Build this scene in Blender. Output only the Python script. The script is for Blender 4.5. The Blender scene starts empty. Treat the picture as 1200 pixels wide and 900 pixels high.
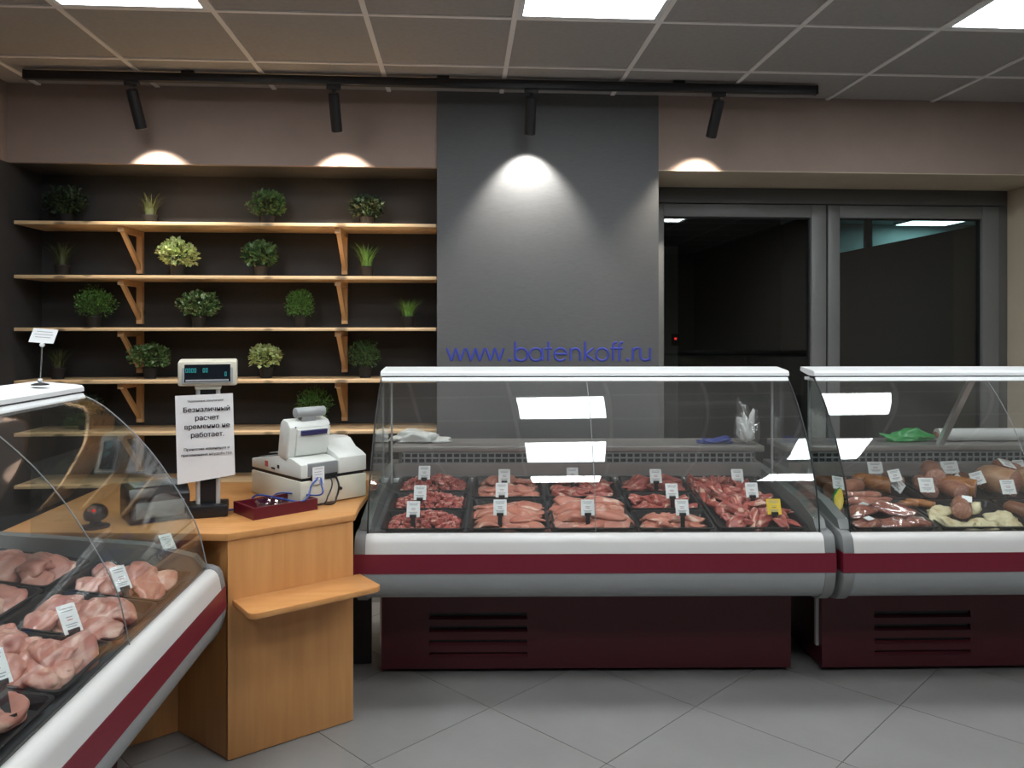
import bpy, bmesh, math, random
from mathutils import Matrix, Vector, noise
rnd = random.Random(7)
PI = math.pi
R = math.radians
sc = bpy.context.scene
COL = sc.collection

# ------------------------------------------------------------------ camera, light, exposure
EYE = 1.45                      # camera height
FPX = 930.0                     # focal length in pixels of a 1200 px wide frame
HOR = 385.0                     # row of the horizon
YAW = R(3.69)                   # camera turned a little to the right of the back wall's normal
cam = bpy.data.cameras.new('camera')
cam.sensor_fit = 'HORIZONTAL'
cam.sensor_width = 36
cam.lens = FPX / 1200 * 36
cam.shift_y = (HOR - 450) / 1200
cam.clip_start = 0.02
camo = bpy.data.objects.new('camera', cam)
COL.objects.link(camo)
camo.location = (0, 0, EYE)
camo.rotation_euler = (PI / 2, 0, -YAW)
sc.camera = camo

world = bpy.data.worlds.new('world')
sc.world = world
world.use_nodes = True
world.node_tree.nodes['Background'].inputs[0].default_value = (0.02, 0.022, 0.025, 1)
world.node_tree.nodes['Background'].inputs[1].default_value = 0.3
sc.view_settings.view_transform = 'Standard'
sc.view_settings.look = 'None'
sc.view_settings.exposure = 0.0
sc.view_settings.gamma = 1.0
sc.view_settings.use_curve_mapping = False
sc.cycles.use_denoising = True
sc.cycles.max_bounces = 12
sc.cycles.transparent_max_bounces = 24
sc.cycles.sample_clamp_indirect = 6

PANEL_L = 19.0                   # radiance of the LED ceiling panels
SPOT_W = 46.0                   # watts of each track spotlight

cT, sT = math.cos(YAW), math.sin(YAW)
def W(x, d, z=0.0):             # camera-aligned metres (right, forward) to world
    return Vector((x * cT + d * sT, -x * sT + d * cT, z))
def at_z(u, v, z):              # where the sight line of a photo point meets the height z
    d = FPX * (EYE - z) / (v - HOR)
    return W((u - 600) / FPX * d, d, z)
def at_y(u, v, Y):              # ... meets the plane Y
    t = (u - 600) / FPX
    d = Y / (cT - sT * t)
    return Vector((d * (cT * t + sT), Y, EYE - (v - HOR) * d / FPX))

# ------------------------------------------------------------------ materials
MATS = {}
def nt(m):
    return m.node_tree.nodes, m.node_tree.links
def mat(name, col, rough=0.5, metal=0.0, spec=0.5, emit=None, estr=0.0, var=0.0, vscale=8.0, vstretch=(1, 1, 1), bump=0.0, bscale=60.0, col2=None, coat=0.0, thresh=None, rand=0.0):
    m = bpy.data.materials.new(name)
    m.use_nodes = True
    N, L = nt(m)
    b = N['Principled BSDF']
    b.inputs['Base Color'].default_value = (*col, 1)
    b.inputs['Roughness'].default_value = rough
    b.inputs['Metallic'].default_value = metal
    b.inputs['Specular IOR Level'].default_value = spec
    b.inputs['Coat Weight'].default_value = coat
    b.inputs['Coat Roughness'].default_value = 0.1
    if emit:
        b.inputs['Emission Color'].default_value = (*emit, 1)
        b.inputs['Emission Strength'].default_value = estr
    if var or col2 or bump:
        tc = N.new('ShaderNodeTexCoord')
        mp = N.new('ShaderNodeMapping')
        mp.inputs['Scale'].default_value = vstretch
        L.new(tc.outputs['Object'], mp.inputs['Vector'])
        if rand:
            oi = N.new('ShaderNodeObjectInfo')
            ad = N.new('ShaderNodeVectorMath'); ad.operation = 'ADD'
            mu = N.new('ShaderNodeMath'); mu.operation = 'MULTIPLY'; mu.inputs[1].default_value = rand
            L.new(oi.outputs['Random'], mu.inputs[0])
            L.new(tc.outputs['Object'], ad.inputs[0]); L.new(mu.outputs[0], ad.inputs[1])
            L.new(ad.outputs[0], mp.inputs['Vector'])
    if var or col2:
        nz = N.new('ShaderNodeTexNoise')
        nz.inputs['Scale'].default_value = vscale
        nz.inputs['Detail'].default_value = 5
        nz.inputs['Roughness'].default_value = 0.6
        L.new(mp.outputs[0], nz.inputs['Vector'])
        rp = N.new('ShaderNodeValToRGB')
        lo, hi = thresh or (0.3, 0.7)
        c2 = col2 or tuple(min(1, c * (1 + var)) for c in col)
        c1 = col if col2 else tuple(c * (1 - var) for c in col)
        rp.color_ramp.elements[0].position = lo
        rp.color_ramp.elements[0].color = (*c1, 1)
        rp.color_ramp.elements[1].position = hi
        rp.color_ramp.elements[1].color = (*c2, 1)
        L.new(nz.outputs['Fac'], rp.inputs[0])
        L.new(rp.outputs[0], b.inputs['Base Color'])
    if bump:
        n2 = N.new('ShaderNodeTexNoise')
        n2.inputs['Scale'].default_value = bscale
        n2.inputs['Detail'].default_value = 3
        L.new(mp.outputs[0], n2.inputs['Vector'])
        bp = N.new('ShaderNodeBump')
        bp.inputs['Strength'].default_value = bump
        bp.inputs['Distance'].default_value = 0.004
        L.new(n2.outputs['Fac'], bp.inputs['Height'])
        L.new(bp.outputs[0], b.inputs['Normal'])
    MATS[name] = m
    return m

def glass_mat(name, tint=(0.93, 0.96, 0.95), f0=0.05, rough=0.0, gain=1.0, veil=0.0):
    m = bpy.data.materials.new(name)
    m.use_nodes = True
    N, L = nt(m)
    N.remove(N['Principled BSDF'])
    out = N['Material Output']
    tr = N.new('ShaderNodeBsdfTransparent'); tr.inputs[0].default_value = (*tint, 1)
    gl = N.new('ShaderNodeBsdfGlossy'); gl.inputs['Roughness'].default_value = rough
    gl.inputs['Color'].default_value = (1, 1, 1, 1)
    lw = N.new('ShaderNodeLayerWeight'); lw.inputs[0].default_value = 0.5
    p = N.new('ShaderNodeMath'); p.operation = 'POWER'; p.inputs[1].default_value = 5
    a = N.new('ShaderNodeMath'); a.operation = 'MULTIPLY_ADD'; a.inputs[1].default_value = (1 - f0) * gain; a.inputs[2].default_value = f0
    a.use_clamp = True
    L.new(lw.outputs['Facing'], p.inputs[0]); L.new(p.outputs[0], a.inputs[0])
    mx = N.new('ShaderNodeMixShader')
    L.new(a.outputs[0], mx.inputs[0]); L.new(tr.outputs[0], mx.inputs[1]); L.new(gl.outputs[0], mx.inputs[2])
    last = mx.outputs[0]
    if veil:                                   # faint pale veil, mixed unevenly over the glass
        tc = N.new('ShaderNodeTexCoord'); nz = N.new('ShaderNodeTexNoise'); nz.inputs['Scale'].default_value = 3.0
        nz.inputs['Detail'].default_value = 4
        L.new(tc.outputs['Object'], nz.inputs['Vector'])
        k = N.new('ShaderNodeMath'); k.operation = 'MULTIPLY'; k.inputs[1].default_value = veil * 2
        L.new(nz.outputs['Fac'], k.inputs[0])
        df = N.new('ShaderNodeBsdfDiffuse'); df.inputs[0].default_value = (0.85, 0.82, 0.78, 1)
        m2 = N.new('ShaderNodeMixShader')
        L.new(k.outputs[0], m2.inputs[0]); L.new(last, m2.inputs[1]); L.new(df.outputs[0], m2.inputs[2])
        last = m2.outputs[0]
    L.new(last, out.inputs['Surface'])
    MATS[name] = m
    return m

def wood_mat(name, c1, c2, grain_axis=2, rough=0.4, knots=False, scale=9.0):
    m = bpy.data.materials.new(name)
    m.use_nodes = True
    N, L = nt(m)
    b = N['Principled BSDF']; b.inputs['Roughness'].default_value = rough
    tc = N.new('ShaderNodeTexCoord'); mp = N.new('ShaderNodeMapping')
    s = [scale] * 3; s[grain_axis] = scale * 0.07
    mp.inputs['Scale'].default_value = s
    L.new(tc.outputs['Object'], mp.inputs['Vector'])
    nz = N.new('ShaderNodeTexNoise'); nz.inputs['Scale'].default_value = 4; nz.inputs['Detail'].default_value = 6
    nz.inputs['Distortion'].default_value = 0.4
    L.new(mp.outputs[0], nz.inputs['Vector'])
    rp = N.new('ShaderNodeValToRGB')
    rp.color_ramp.elements[0].position = 0.3; rp.color_ramp.elements[0].color = (*c1, 1)
    rp.color_ramp.elements[1].position = 0.7; rp.color_ramp.elements[1].color = (*c2, 1)
    L.new(nz.outputs['Fac'], rp.inputs[0])
    last = rp.outputs[0]
    if knots:
        mp2 = N.new('ShaderNodeMapping'); mp2.inputs['Scale'].default_value = (5, 14, 14)
        L.new(tc.outputs['Object'], mp2.inputs['Vector'])
        vo = N.new('ShaderNodeTexVoronoi'); vo.inputs['Scale'].default_value = 1.0
        L.new(mp2.outputs[0], vo.inputs['Vector'])
        r2 = N.new('ShaderNodeValToRGB')
        r2.color_ramp.elements[0].position = 0.10; r2.color_ramp.elements[0].color = (0.35, 0.35, 0.35, 1)
        r2.color_ramp.elements[1].position = 0.2; r2.color_ramp.elements[1].color = (1, 1, 1, 1)
        L.new(vo.outputs['Distance'], r2.inputs[0])
        mm = N.new('ShaderNodeMixRGB'); mm.blend_type = 'MULTIPLY'; mm.inputs[0].default_value = 1
        L.new(last, mm.inputs[1]); L.new(r2.outputs[0], mm.inputs[2])
        last = mm.outputs[0]
    L.new(last, b.inputs['Base Color'])
    MATS[name] = m
    return m

def meat_mat(name, lean, lean2, fat, lo=0.55, hi=0.66, scale=16, stretch=(1, 2.2, 1), rough=0.32):
    m = bpy.data.materials.new(name)
    m.use_nodes = True
    N, L = nt(m)
    b = N['Principled BSDF']; b.inputs['Roughness'].default_value = rough
    b.inputs['Specular IOR Level'].default_value = 0.5
    tc = N.new('ShaderNodeTexCoord'); oi = N.new('ShaderNodeObjectInfo')
    mu = N.new('ShaderNodeMath'); mu.operation = 'MULTIPLY'; mu.inputs[1].default_value = 37.0
    L.new(oi.outputs['Random'], mu.inputs[0])
    ad = N.new('ShaderNodeVectorMath'); ad.operation = 'ADD'
    L.new(tc.outputs['Object'], ad.inputs[0]); L.new(mu.outputs[0], ad.inputs[1])
    mp = N.new('ShaderNodeMapping'); mp.inputs['Scale'].default_value = stretch
    L.new(ad.outputs[0], mp.inputs['Vector'])
    n1 = N.new('ShaderNodeTexNoise'); n1.inputs['Scale'].default_value = scale * 1.7; n1.inputs['Detail'].default_value = 4
    L.new(mp.outputs[0], n1.inputs['Vector'])
    r1 = N.new('ShaderNodeValToRGB')
    r1.color_ramp.elements[0].position = 0.35; r1.color_ramp.elements[0].color = (*lean, 1)
    r1.color_ramp.elements[1].position = 0.65; r1.color_ramp.elements[1].color = (*lean2, 1)
    L.new(n1.outputs['Fac'], r1.inputs[0])
    n2 = N.new('ShaderNodeTexNoise'); n2.inputs['Scale'].default_value = scale; n2.inputs['Detail'].default_value = 5
    n2.inputs['Distortion'].default_value = 1.2
    L.new(mp.outputs[0], n2.inputs['Vector'])
    r2 = N.new('ShaderNodeValToRGB')
    r2.color_ramp.elements[0].position = lo; r2.color_ramp.elements[0].color = (0, 0, 0, 1)
    r2.color_ramp.elements[1].position = hi; r2.color_ramp.elements[1].color = (1, 1, 1, 1)
    L.new(n2.outputs['Fac'], r2.inputs[0])
    mx = N.new('ShaderNodeMixRGB')
    L.new(r2.outputs[0], mx.inputs[0]); L.new(r1.outputs[0], mx.inputs[1])
    mx.inputs[2].default_value = (*fat, 1)
    L.new(mx.outputs[0], b.inputs['Base Color'])
    bp = N.new('ShaderNodeBump'); bp.inputs['Strength'].default_value = 0.5; bp.inputs['Distance'].default_value = 0.004
    L.new(n2.outputs['Fac'], bp.inputs['Height']); L.new(bp.outputs[0], b.inputs['Normal'])
    MATS[name] = m
    return m

mat('floor_tile', (0.255, 0.252, 0.242), 0.36, var=0.08, vscale=3, bump=0.05)
mat('grout', (0.12, 0.12, 0.115), 0.8)
mat('ceiling_tile', (0.33, 0.318, 0.305), 0.9, var=0.05, vscale=40, bump=0.1, bscale=180)
mat('grid_bar', (0.80, 0.78, 0.76), 0.55)
mat('beige_wall', (0.30, 0.225, 0.19), 0.85, var=0.05, vscale=6, bump=0.15, bscale=150)
mat('reveal_wall_lit', (0.62, 0.53, 0.40), 0.85, var=0.04, vscale=6, bump=0.12, bscale=150)  # beige wall made lighter: bounce light in the reveal put into the colour
mat('pillar_paint', (0.092, 0.094, 0.096), 0.6, var=0.08, vscale=30, vstretch=(1, 1, 6), bump=0.25, bscale=120)
mat('niche_paint', (0.032, 0.031, 0.031), 0.75, var=0.1, vscale=6, bump=0.1)
mat('room_wall', (0.34, 0.30, 0.26), 0.85, var=0.05)
mat('outer_frame', (0.105, 0.105, 0.10), 0.45)
mat('frame_grey', (0.17, 0.175, 0.17), 0.42, metal=0.0, var=0.05)
mat('dark_rubber', (0.012, 0.013, 0.014), 0.6)
mat('black_metal', (0.010, 0.010, 0.012), 0.45)
mat('lamp_lens', (0.9, 0.85, 0.75), 0.3, emit=(1.0, 0.86, 0.68), estr=3.0)
mat('led_panel', (0.9, 0.9, 0.9), 0.5, emit=(0.93, 0.97, 1.0), estr=PANEL_L)
mat('white_panel', (0.57, 0.565, 0.545), 0.34, spec=0.5)
mat('aluminium', (0.72, 0.73, 0.73), 0.33, metal=0.55)
mat('red_stripe', (0.155, 0.009, 0.024), 0.4)
mat('red_plinth', (0.070, 0.006, 0.013), 0.5, var=0.04)
mat('grey_bumper', (0.30, 0.315, 0.32), 0.42, var=0.03)
mat('grey_cap', (0.20, 0.205, 0.205), 0.45, var=0.03)
mat('steel', (0.42, 0.40, 0.385), 0.38, metal=0.7, var=0.06, vscale=4)
mat('deck_grey', (0.13, 0.135, 0.14), 0.45, var=0.05)
mat('inner_grey', (0.16, 0.17, 0.165), 0.4)
mat('tray_black', (0.014, 0.015, 0.017), 0.3, spec=0.5)
mat('card_white', (0.80, 0.82, 0.82), 0.55)
mat('card_yellow', (0.85, 0.58, 0.015), 0.5)
mat('print_grey', (0.33, 0.34, 0.36), 0.7)
mat('print_red', (0.55, 0.10, 0.10), 0.7)
mat('ink', (0.03, 0.03, 0.035), 0.7)
mat('letter_blue', (0.035, 0.052, 0.36), 0.5)
mat('paper', (0.80, 0.80, 0.80), 0.7, var=0.02, vscale=12)
mat('plastic_cream', (0.66, 0.63, 0.52), 0.42)
mat('plastic_white', (0.70, 0.72, 0.68), 0.4)
mat('plastic_grey', (0.21, 0.225, 0.23), 0.42)
mat('plastic_midgrey', (0.34, 0.36, 0.36), 0.42)
mat('plastic_black', (0.013, 0.013, 0.015), 0.35)
mat('screen_blue', (0.02, 0.02, 0.10), 0.12, coat=0.5)
mat('screen_dark', (0.008, 0.012, 0.018), 0.12, coat=0.4)
mat('digit_teal', (0.02, 0.20, 0.20), 0.4, emit=(0.03, 0.42, 0.42), estr=0.35)
mat('led_red', (0.5, 0.02, 0.02), 0.3, emit=(1.0, 0.04, 0.04), estr=1.0)
mat('chrome', (0.75, 0.76, 0.78), 0.15, metal=1.0)
mat('cable_blue', (0.02, 0.07, 0.33), 0.4)
mat('cable_black', (0.012, 0.012, 0.014), 0.45)
mat('tray_red', (0.11, 0.008, 0.018), 0.28)
mat('pot', (0.010, 0.010, 0.011), 0.7)
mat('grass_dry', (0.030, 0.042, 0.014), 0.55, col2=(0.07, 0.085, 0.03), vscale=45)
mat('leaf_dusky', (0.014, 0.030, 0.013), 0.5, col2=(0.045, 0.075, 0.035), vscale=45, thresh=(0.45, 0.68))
mat('leaf_pale', (0.34, 0.46, 0.14), 0.45, col2=(0.66, 0.72, 0.38), vscale=45, thresh=(0.4, 0.6))
mat('leaf_two', (0.055, 0.15, 0.040), 0.4, col2=(0.42, 0.54, 0.28), vscale=50, thresh=(0.48, 0.64))
mat('leaf_dark', (0.040, 0.11, 0.035), 0.4, col2=(0.14, 0.24, 0.085), vscale=45, thresh=(0.42, 0.66))
mat('leaf_fine', (0.05, 0.17, 0.03), 0.45, col2=(0.14, 0.32, 0.07), vscale=45)
mat('grass_blade', (0.09, 0.24, 0.035), 0.42, col2=(0.22, 0.42, 0.09), vscale=45)
mat('stem', (0.06, 0.10, 0.03), 0.6)
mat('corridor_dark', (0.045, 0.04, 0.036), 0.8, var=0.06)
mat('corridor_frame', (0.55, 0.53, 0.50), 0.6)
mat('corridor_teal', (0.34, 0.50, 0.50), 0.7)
mat('corridor_lamp', (0.7, 0.85, 0.85), 0.5, emit=(0.62, 0.90, 0.92), estr=6.0)
mat('film_white', (0.68, 0.70, 0.68), 0.32, bump=0.3, bscale=40)
mat('glove_blue', (0.02, 0.045, 0.25), 0.4)
mat('green_pack', (0.03, 0.30, 0.07), 0.35)
mat('mayo_pack', (0.03, 0.26, 0.08), 0.25)
mat('yellow_pack', (0.75, 0.50, 0.04), 0.3)
mat('sausage_cut', (0.50, 0.24, 0.18), 0.4, col2=(0.66, 0.42, 0.34), vscale=120, thresh=(0.5, 0.62), rand=9)
mat('sausage_skin', (0.27, 0.10, 0.06), 0.3, col2=(0.42, 0.20, 0.13), vscale=30, rand=9)
mat('smoked_skin', (0.21, 0.066, 0.018), 0.25, col2=(0.44, 0.18, 0.05), vscale=25, rand=9)
mat('brown_skin', (0.14, 0.05, 0.025), 0.3, col2=(0.24, 0.10, 0.05), vscale=30, rand=9)
mat('netted_ham', (0.36, 0.17, 0.085), 0.3, col2=(0.52, 0.33, 0.21), vscale=30, rand=9)
mat('lard', (0.66, 0.59, 0.38), 0.38, col2=(0.48, 0.37, 0.19), vscale=26, thresh=(0.52, 0.68), rand=9)
glass_mat('counter_glass', (0.968, 0.98, 0.974), 0.055, veil=0.014)
glass_mat('clear_glass', (0.95, 0.965, 0.96), 0.05, veil=0.004)
glass_mat('side_glass', (0.90, 0.935, 0.92), 0.05)
glass_mat('window_glass', (0.80, 0.85, 0.84), 0.045)
glass_mat('clear_film', (0.93, 0.94, 0.94), 0.10, rough=0.12)
glass_mat('clear_plastic', (0.86, 0.87, 0.87), 0.09, rough=0.08)
wood_mat('beech', (0.52, 0.235, 0.075), (0.60, 0.295, 0.105), 2, 0.42)
wood_mat('beech_top', (0.52, 0.235, 0.075), (0.61, 0.305, 0.11), 0, 0.34)
wood_mat('pine', (0.70, 0.46, 0.24), (0.82, 0.60, 0.36), 0, 0.5, knots=True)
wood_mat('pine_bracket', (0.62, 0.37, 0.17), (0.72, 0.46, 0.24), 2, 0.5)
meat_mat('diced_meat', (0.34, 0.060, 0.050), (0.46, 0.11, 0.09), (0.70, 0.43, 0.35), 0.55, 0.66, 26)
meat_mat('pork', (0.50, 0.165, 0.115), (0.60, 0.24, 0.17), (0.76, 0.53, 0.43), 0.54, 0.68, 13)
meat_mat('beef', (0.32, 0.055, 0.045), (0.45, 0.11, 0.085), (0.72, 0.46, 0.36), 0.54, 0.64, 15, (1, 3, 1))
meat_mat('chicken', (0.46, 0.185, 0.145), (0.55, 0.26, 0.20), (0.72, 0.48, 0.38), 0.52, 0.72, 9, (1, 1.6, 1), 0.28)
meat_mat('packed_meat', (0.30, 0.075, 0.05), (0.42, 0.15, 0.10), (0.62, 0.38, 0.30), 0.54, 0.66, 18)

# ------------------------------------------------------------------ builders
class MB:
    def __init__(s):
        s.v = []; s.f = []
    def raw(s, vs, fs):
        o = len(s.v)
        s.v += [tuple(p) for p in vs]
        s.f += [tuple(i + o for i in f) for f in fs]
        return s
    def box(s, a, b, m=None):
        (x0, y0, z0), (x1, y1, z1) = a, b
        vs = [Vector(p) for p in ((x0, y0, z0), (x1, y0, z0), (x1, y1, z0), (x0, y1, z0), (x0, y0, z1), (x1, y0, z1), (x1, y1, z1), (x0, y1, z1))]
        if m: vs = [m @ p for p in vs]
        return s.raw(vs, [(0, 3, 2, 1), (4, 5, 6, 7), (0, 1, 5, 4), (1, 2, 6, 5), (2, 3, 7, 6), (3, 0, 4, 7)])
    def prism(s, prof, x0, x1, axes=(1, 2, 0), m=None):
        """closed outline PROF in the plane of axes[0], axes[1]; extruded from x0 to x1 along axes[2]"""
        n = len(prof); vs = []
        for x in (x0, x1):
            for p in prof:
                q = [0, 0, 0]; q[axes[0]] = p[0]; q[axes[1]] = p[1]; q[axes[2]] = x
                vs.append(m @ Vector(q) if m else Vector(q))
        fs = [(i, (i + 1) % n, n + (i + 1) % n, n + i) for i in range(n)] + [tuple(range(n))[::-1], tuple(range(n, 2 * n))]
        return s.raw(vs, fs)
    def tube(s, pts, r, n=8, m=None, caps=True, flat=None):
        pts = [Vector(p) for p in pts]
        rs = r if isinstance(r, (list, tuple)) else [r] * len(pts)
        vs = []; up = Vector((0, 0, 1)); prev = None
        for i, p in enumerate(pts):
            t = (pts[min(i + 1, len(pts) - 1)] - pts[max(i - 1, 0)]).normalized()
            if prev is None:
                a = t.cross(up)
                if a.length < 1e-3: a = t.cross(Vector((1, 0, 0)))
            else:
                a = prev - t * prev.dot(t)
                if a.length < 1e-4: a = t.cross(up)
            a.normalize(); b = t.cross(a); prev = a
            for k in range(n):
                w = 2 * PI * k / n
                q = p + a * math.cos(w) * rs[i] + b * math.sin(w) * rs[i]
                vs.append(m @ q if m else q)
        fs = []
        for i in range(len(pts) - 1):
            for k in range(n):
                fs.append((i * n + k, i * n + (k + 1) % n, (i + 1) * n + (k + 1) % n, (i + 1) * n + k))
        if caps:
            fs += [tuple(range(n))[::-1], tuple(range((len(pts) - 1) * n, len(pts) * n))]
        return s.raw(vs, fs)
    def lathe(s, prof, n=20, m=None):
        vs = []
        for r, z in prof:
            for k in range(n):
                w = 2 * PI * k / n
                q = Vector((r * math.cos(w), r * math.sin(w), z))
                vs.append(m @ q if m else q)
        fs = []
        for i in range(len(prof) - 1):
            for k in range(n):
                fs.append((i * n + k, i * n + (k + 1) % n, (i + 1) * n + (k + 1) % n, (i + 1) * n + k))
        fs += [tuple(range(n))[::-1], tuple(range((len(prof) - 1) * n, len(prof) * n))]
        return s.raw(vs, fs)
    def mesh(s, name, material, smooth=None, bevel=0.0):
        me = bpy.data.meshes.new(name)
        me.from_pydata(s.v, [], s.f)
        bm = bmesh.new(); bm.from_mesh(me)
        bmesh.ops.recalc_face_normals(bm, faces=bm.faces)
        if bevel:
            es = [e for e in bm.edges if len(e.link_faces) == 2 and e.calc_face_angle(0) > 0.5]
            bmesh.ops.bevel(bm, geom=es, offset=bevel, segments=2, profile=0.5, affect='EDGES', clamp_overlap=True)
        bm.to_mesh(me); bm.free()
        if smooth is None and bevel: smooth = 40
        if smooth:
            me.polygons.foreach_set('use_smooth', [True] * len(me.polygons))
            me.set_sharp_from_angle(angle=R(smooth))
        me.materials.append(MATS[material])
        me.update()
        return me
    def build(s, name, material, parent=None, smooth=None, bevel=0.0, **kw):
        return link(name, s.mesh(name, material, smooth, bevel), parent, **kw)

def link(name, data, parent=None, mw=None, label=None, cat=None, group=None, kind=None):
    o = bpy.data.objects.new(name, data)
    COL.objects.link(o)
    if parent: o.parent = parent
    if mw is not None: o.matrix_world = mw
    tag(o, label, cat, group, kind)
    return o
def tag(o, label=None, cat=None, group=None, kind=None):
    if label: o['label'] = label
    if cat: o['category'] = cat
    if group: o['group'] = group
    if kind: o['kind'] = kind
    return o
def thing(name, label, cat, mw=None, group=None):
    o = link(name, None, None, mw, label, cat, group)
    o.empty_display_size = 0.05
    return o
def struct(name, mb, material, parent=None, **kw):
    return mb.build(name, material, parent, kind=None if parent else 'structure', **kw)
def box(a, b): return MB().box(a, b)
def copy_of(root, mw, label=None, group=None):
    c = root.copy(); COL.objects.link(c)
    c.matrix_world = mw
    if label: c['label'] = label
    if group: c['group'] = group
    for ch in root.children:
        k = ch.copy(); COL.objects.link(k); k.parent = c
        for g in ch.children:
            j = g.copy(); COL.objects.link(j); j.parent = k
    return c
def T(x, y, z): return Matrix.Translation((x, y, z))
def RZ(a): return Matrix.Rotation(a, 4, 'Z')
def RX(a): return Matrix.Rotation(a, 4, 'X')
def RY(a): return Matrix.Rotation(a, 4, 'Y')
def SC(x, y, z): return Matrix.Diagonal((x, y, z, 1))

def smooth_line(pts, sub=6):
    """Catmull-Rom through the points"""
    P = [Vector(p) for p in pts]; out = []
    for i in range(len(P) - 1):
        p0, p1, p2, p3 = P[max(i - 1, 0)], P[i], P[i + 1], P[min(i + 2, len(P) - 1)]
        for k in range(sub):
            t = k / sub
            out.append(0.5 * ((2 * p1) + (p2 - p0) * t + (2 * p0 - 5 * p1 + 4 * p2 - p3) * t * t + (3 * p1 - p0 - 3 * p2 + p3) * t ** 3))
    out.append(P[-1])
    return out

def text_part(name, s, size, material, parent, mw_local, bold=0.0, align='CENTER', ext=0.0004):
    cu = bpy.data.curves.new(name, 'FONT')
    cu.body = s; cu.size = size; cu.align_x = align; cu.align_y = 'CENTER'
    cu.extrude = ext
    cu.resolution_u = 3
    cu.materials.append(MATS[material])
    tmp = bpy.data.objects.new(name, cu); COL.objects.link(tmp)
    dg_ = bpy.context.evaluated_depsgraph_get()
    me = bpy.data.meshes.new_from_object(tmp.evaluated_get(dg_))
    bpy.data.objects.remove(tmp)
    if bold:                                    # heavier strokes: the same outlines again, slightly shifted
        bm = bmesh.new(); bm.from_mesh(me)
        for dx in (bold, 2 * bold):
            r_ = bmesh.ops.duplicate(bm, geom=[f for f in bm.faces if True][:len(me.polygons)])
            bmesh.ops.translate(bm, vec=(dx, 0, 0.00002 * dx / bold), verts=[v for v in r_['geom'] if isinstance(v, bmesh.types.BMVert)])
        bm.to_mesh(me); bm.free()
    o = link(name, me, parent); o.matrix_local = mw_local
    return o

# ------------------------------------------------------------------ room shell
CEIL = 2.71
XL, XR, YF, YB = -2.34, 3.95, -3.7, 4.26      # left, right, wall behind the camera, upper back wall
PIL0, PIL1 = -0.127, 1.071
NICHE_Y, WIN_Y, HEAD = 4.60, 4.80, 2.31

def clip_poly(poly, x0, x1, y0, y1):
    for ax, lim, sgn in ((0, x0, 1), (0, x1, -1), (1, y0, 1), (1, y1, -1)):
        out = []
        for i in range(len(poly)):
            a, b = poly[i], poly[(i + 1) % len(poly)]
            da, db = (a[ax] - lim) * sgn, (b[ax] - lim) * sgn
            if da >= 0: out.append(a)
            if (da >= 0) != (db >= 0):
                t = da / (da - db)
                out.append((a[0] + (b[0] - a[0]) * t, a[1] + (b[1] - a[1]) * t))
        poly = out
        if len(poly) < 3: return []
    return poly

fl = struct('floor', box((XL, YF, -0.05), (XR, WIN_Y, -0.003)), 'grout')
# square floor tiles laid on the diagonal
S = 0.558; G = 0.0016
rt = R(45 - 3.0)
e1 = Vector((math.cos(rt), math.sin(rt))); e2 = Vector((-e1.y, e1.x))
O = at_z(987, 893, 0).xy
full_tile = None
def tile_piece(poly, c):
    mb = MB(); n = len(poly)
    loc = [(p[0] - c[0], p[1] - c[1]) for p in poly]
    mb.prism(loc, -0.003, 0.0, axes=(0, 1, 2))
    return mb
for i in range(-16, 17):
    for j in range(-16, 17):
        c = O + e1 * (i + 0.5) * S + e2 * (j + 0.5) * S
        h = S / 2 - G
        poly = [tuple(c + e1 * a * h + e2 * b * h) for a, b in ((-1, -1), (1, -1), (1, 1), (-1, 1))]
        q = clip_poly(poly, XL + 0.01, XR - 0.01, YF + 0.01, 4.24)
        if len(q) < 3: continue
        whole = len(q) == 4 and all((Vector(a) - Vector(b)).length < 1e-6 for a, b in zip(q, poly))
        if whole:
            if full_tile is None: full_tile = tile_piece(poly, c).mesh('floor_tile', 'floor_tile')
            me = full_tile
        else:
            me = tile_piece(q, c).mesh('floor_tile', 'floor_tile')
        o = link('floor_tile', me, fl); o.location = (c.x, c.y, 0)

ce = struct('ceiling', box((XL, YF, CEIL + 0.02), (XR, YB + 0.02, CEIL + 0.08)), 'ceiling_tile')
gx0, gy0 = 0.218, 3.825
xs = [XL] + [gx0 + 0.6 * k for k in range(-4, 7)] + [XR]
ys = [YF] + [gy0 - 0.6 * k for k in range(12, -1, -1)] + [YB]
light_cells = {(kx, ky) for kx in (-3, 0, 3) for ky in (1, 3, 5)}
ct_mesh = box((-0.29, -0.29, 0), (0.29, 0.29, 0.010)).mesh('ceiling_tile', 'ceiling_tile')
for a in range(len(xs) - 1):
    for b in range(len(ys) - 1):
        kx = round((xs[a] - gx0) / 0.6) if a else -99
        ky = round((gy0 - ys[b + 1]) / 0.6) if b < len(ys) - 2 else -99
        if (kx, ky) in light_cells: continue
        w, d = xs[a + 1] - xs[a], ys[b + 1] - ys[b]
        cx, cy = (xs[a] + xs[a + 1]) / 2, (ys[b] + ys[b + 1]) / 2
        if w < 0.03 or d < 0.03: continue
        me = ct_mesh if abs(w - 0.6) < 1e-4 and abs(d - 0.6) < 1e-4 else box((-w / 2 + 0.01, -d / 2 + 0.01, 0), (w / 2 - 0.01, d / 2 - 0.01, 0.010)).mesh('ceiling_tile', 'ceiling_tile')
        o = link('ceiling_tile', me, ce); o.location = (cx, cy, CEIL + 0.006)
for x in xs[1:-1]:
    struct('grid_bar', box((x - 0.011, YF, CEIL), (x + 0.011, YB, CEIL + 0.02)), 'grid_bar', ce)
for y in ys[1:-1]:
    struct('grid_bar', box((XL, y - 0.0105, CEIL + 0.0008), (XR, y + 0.0105, CEIL + 0.02)), 'grid_bar', ce)

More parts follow.
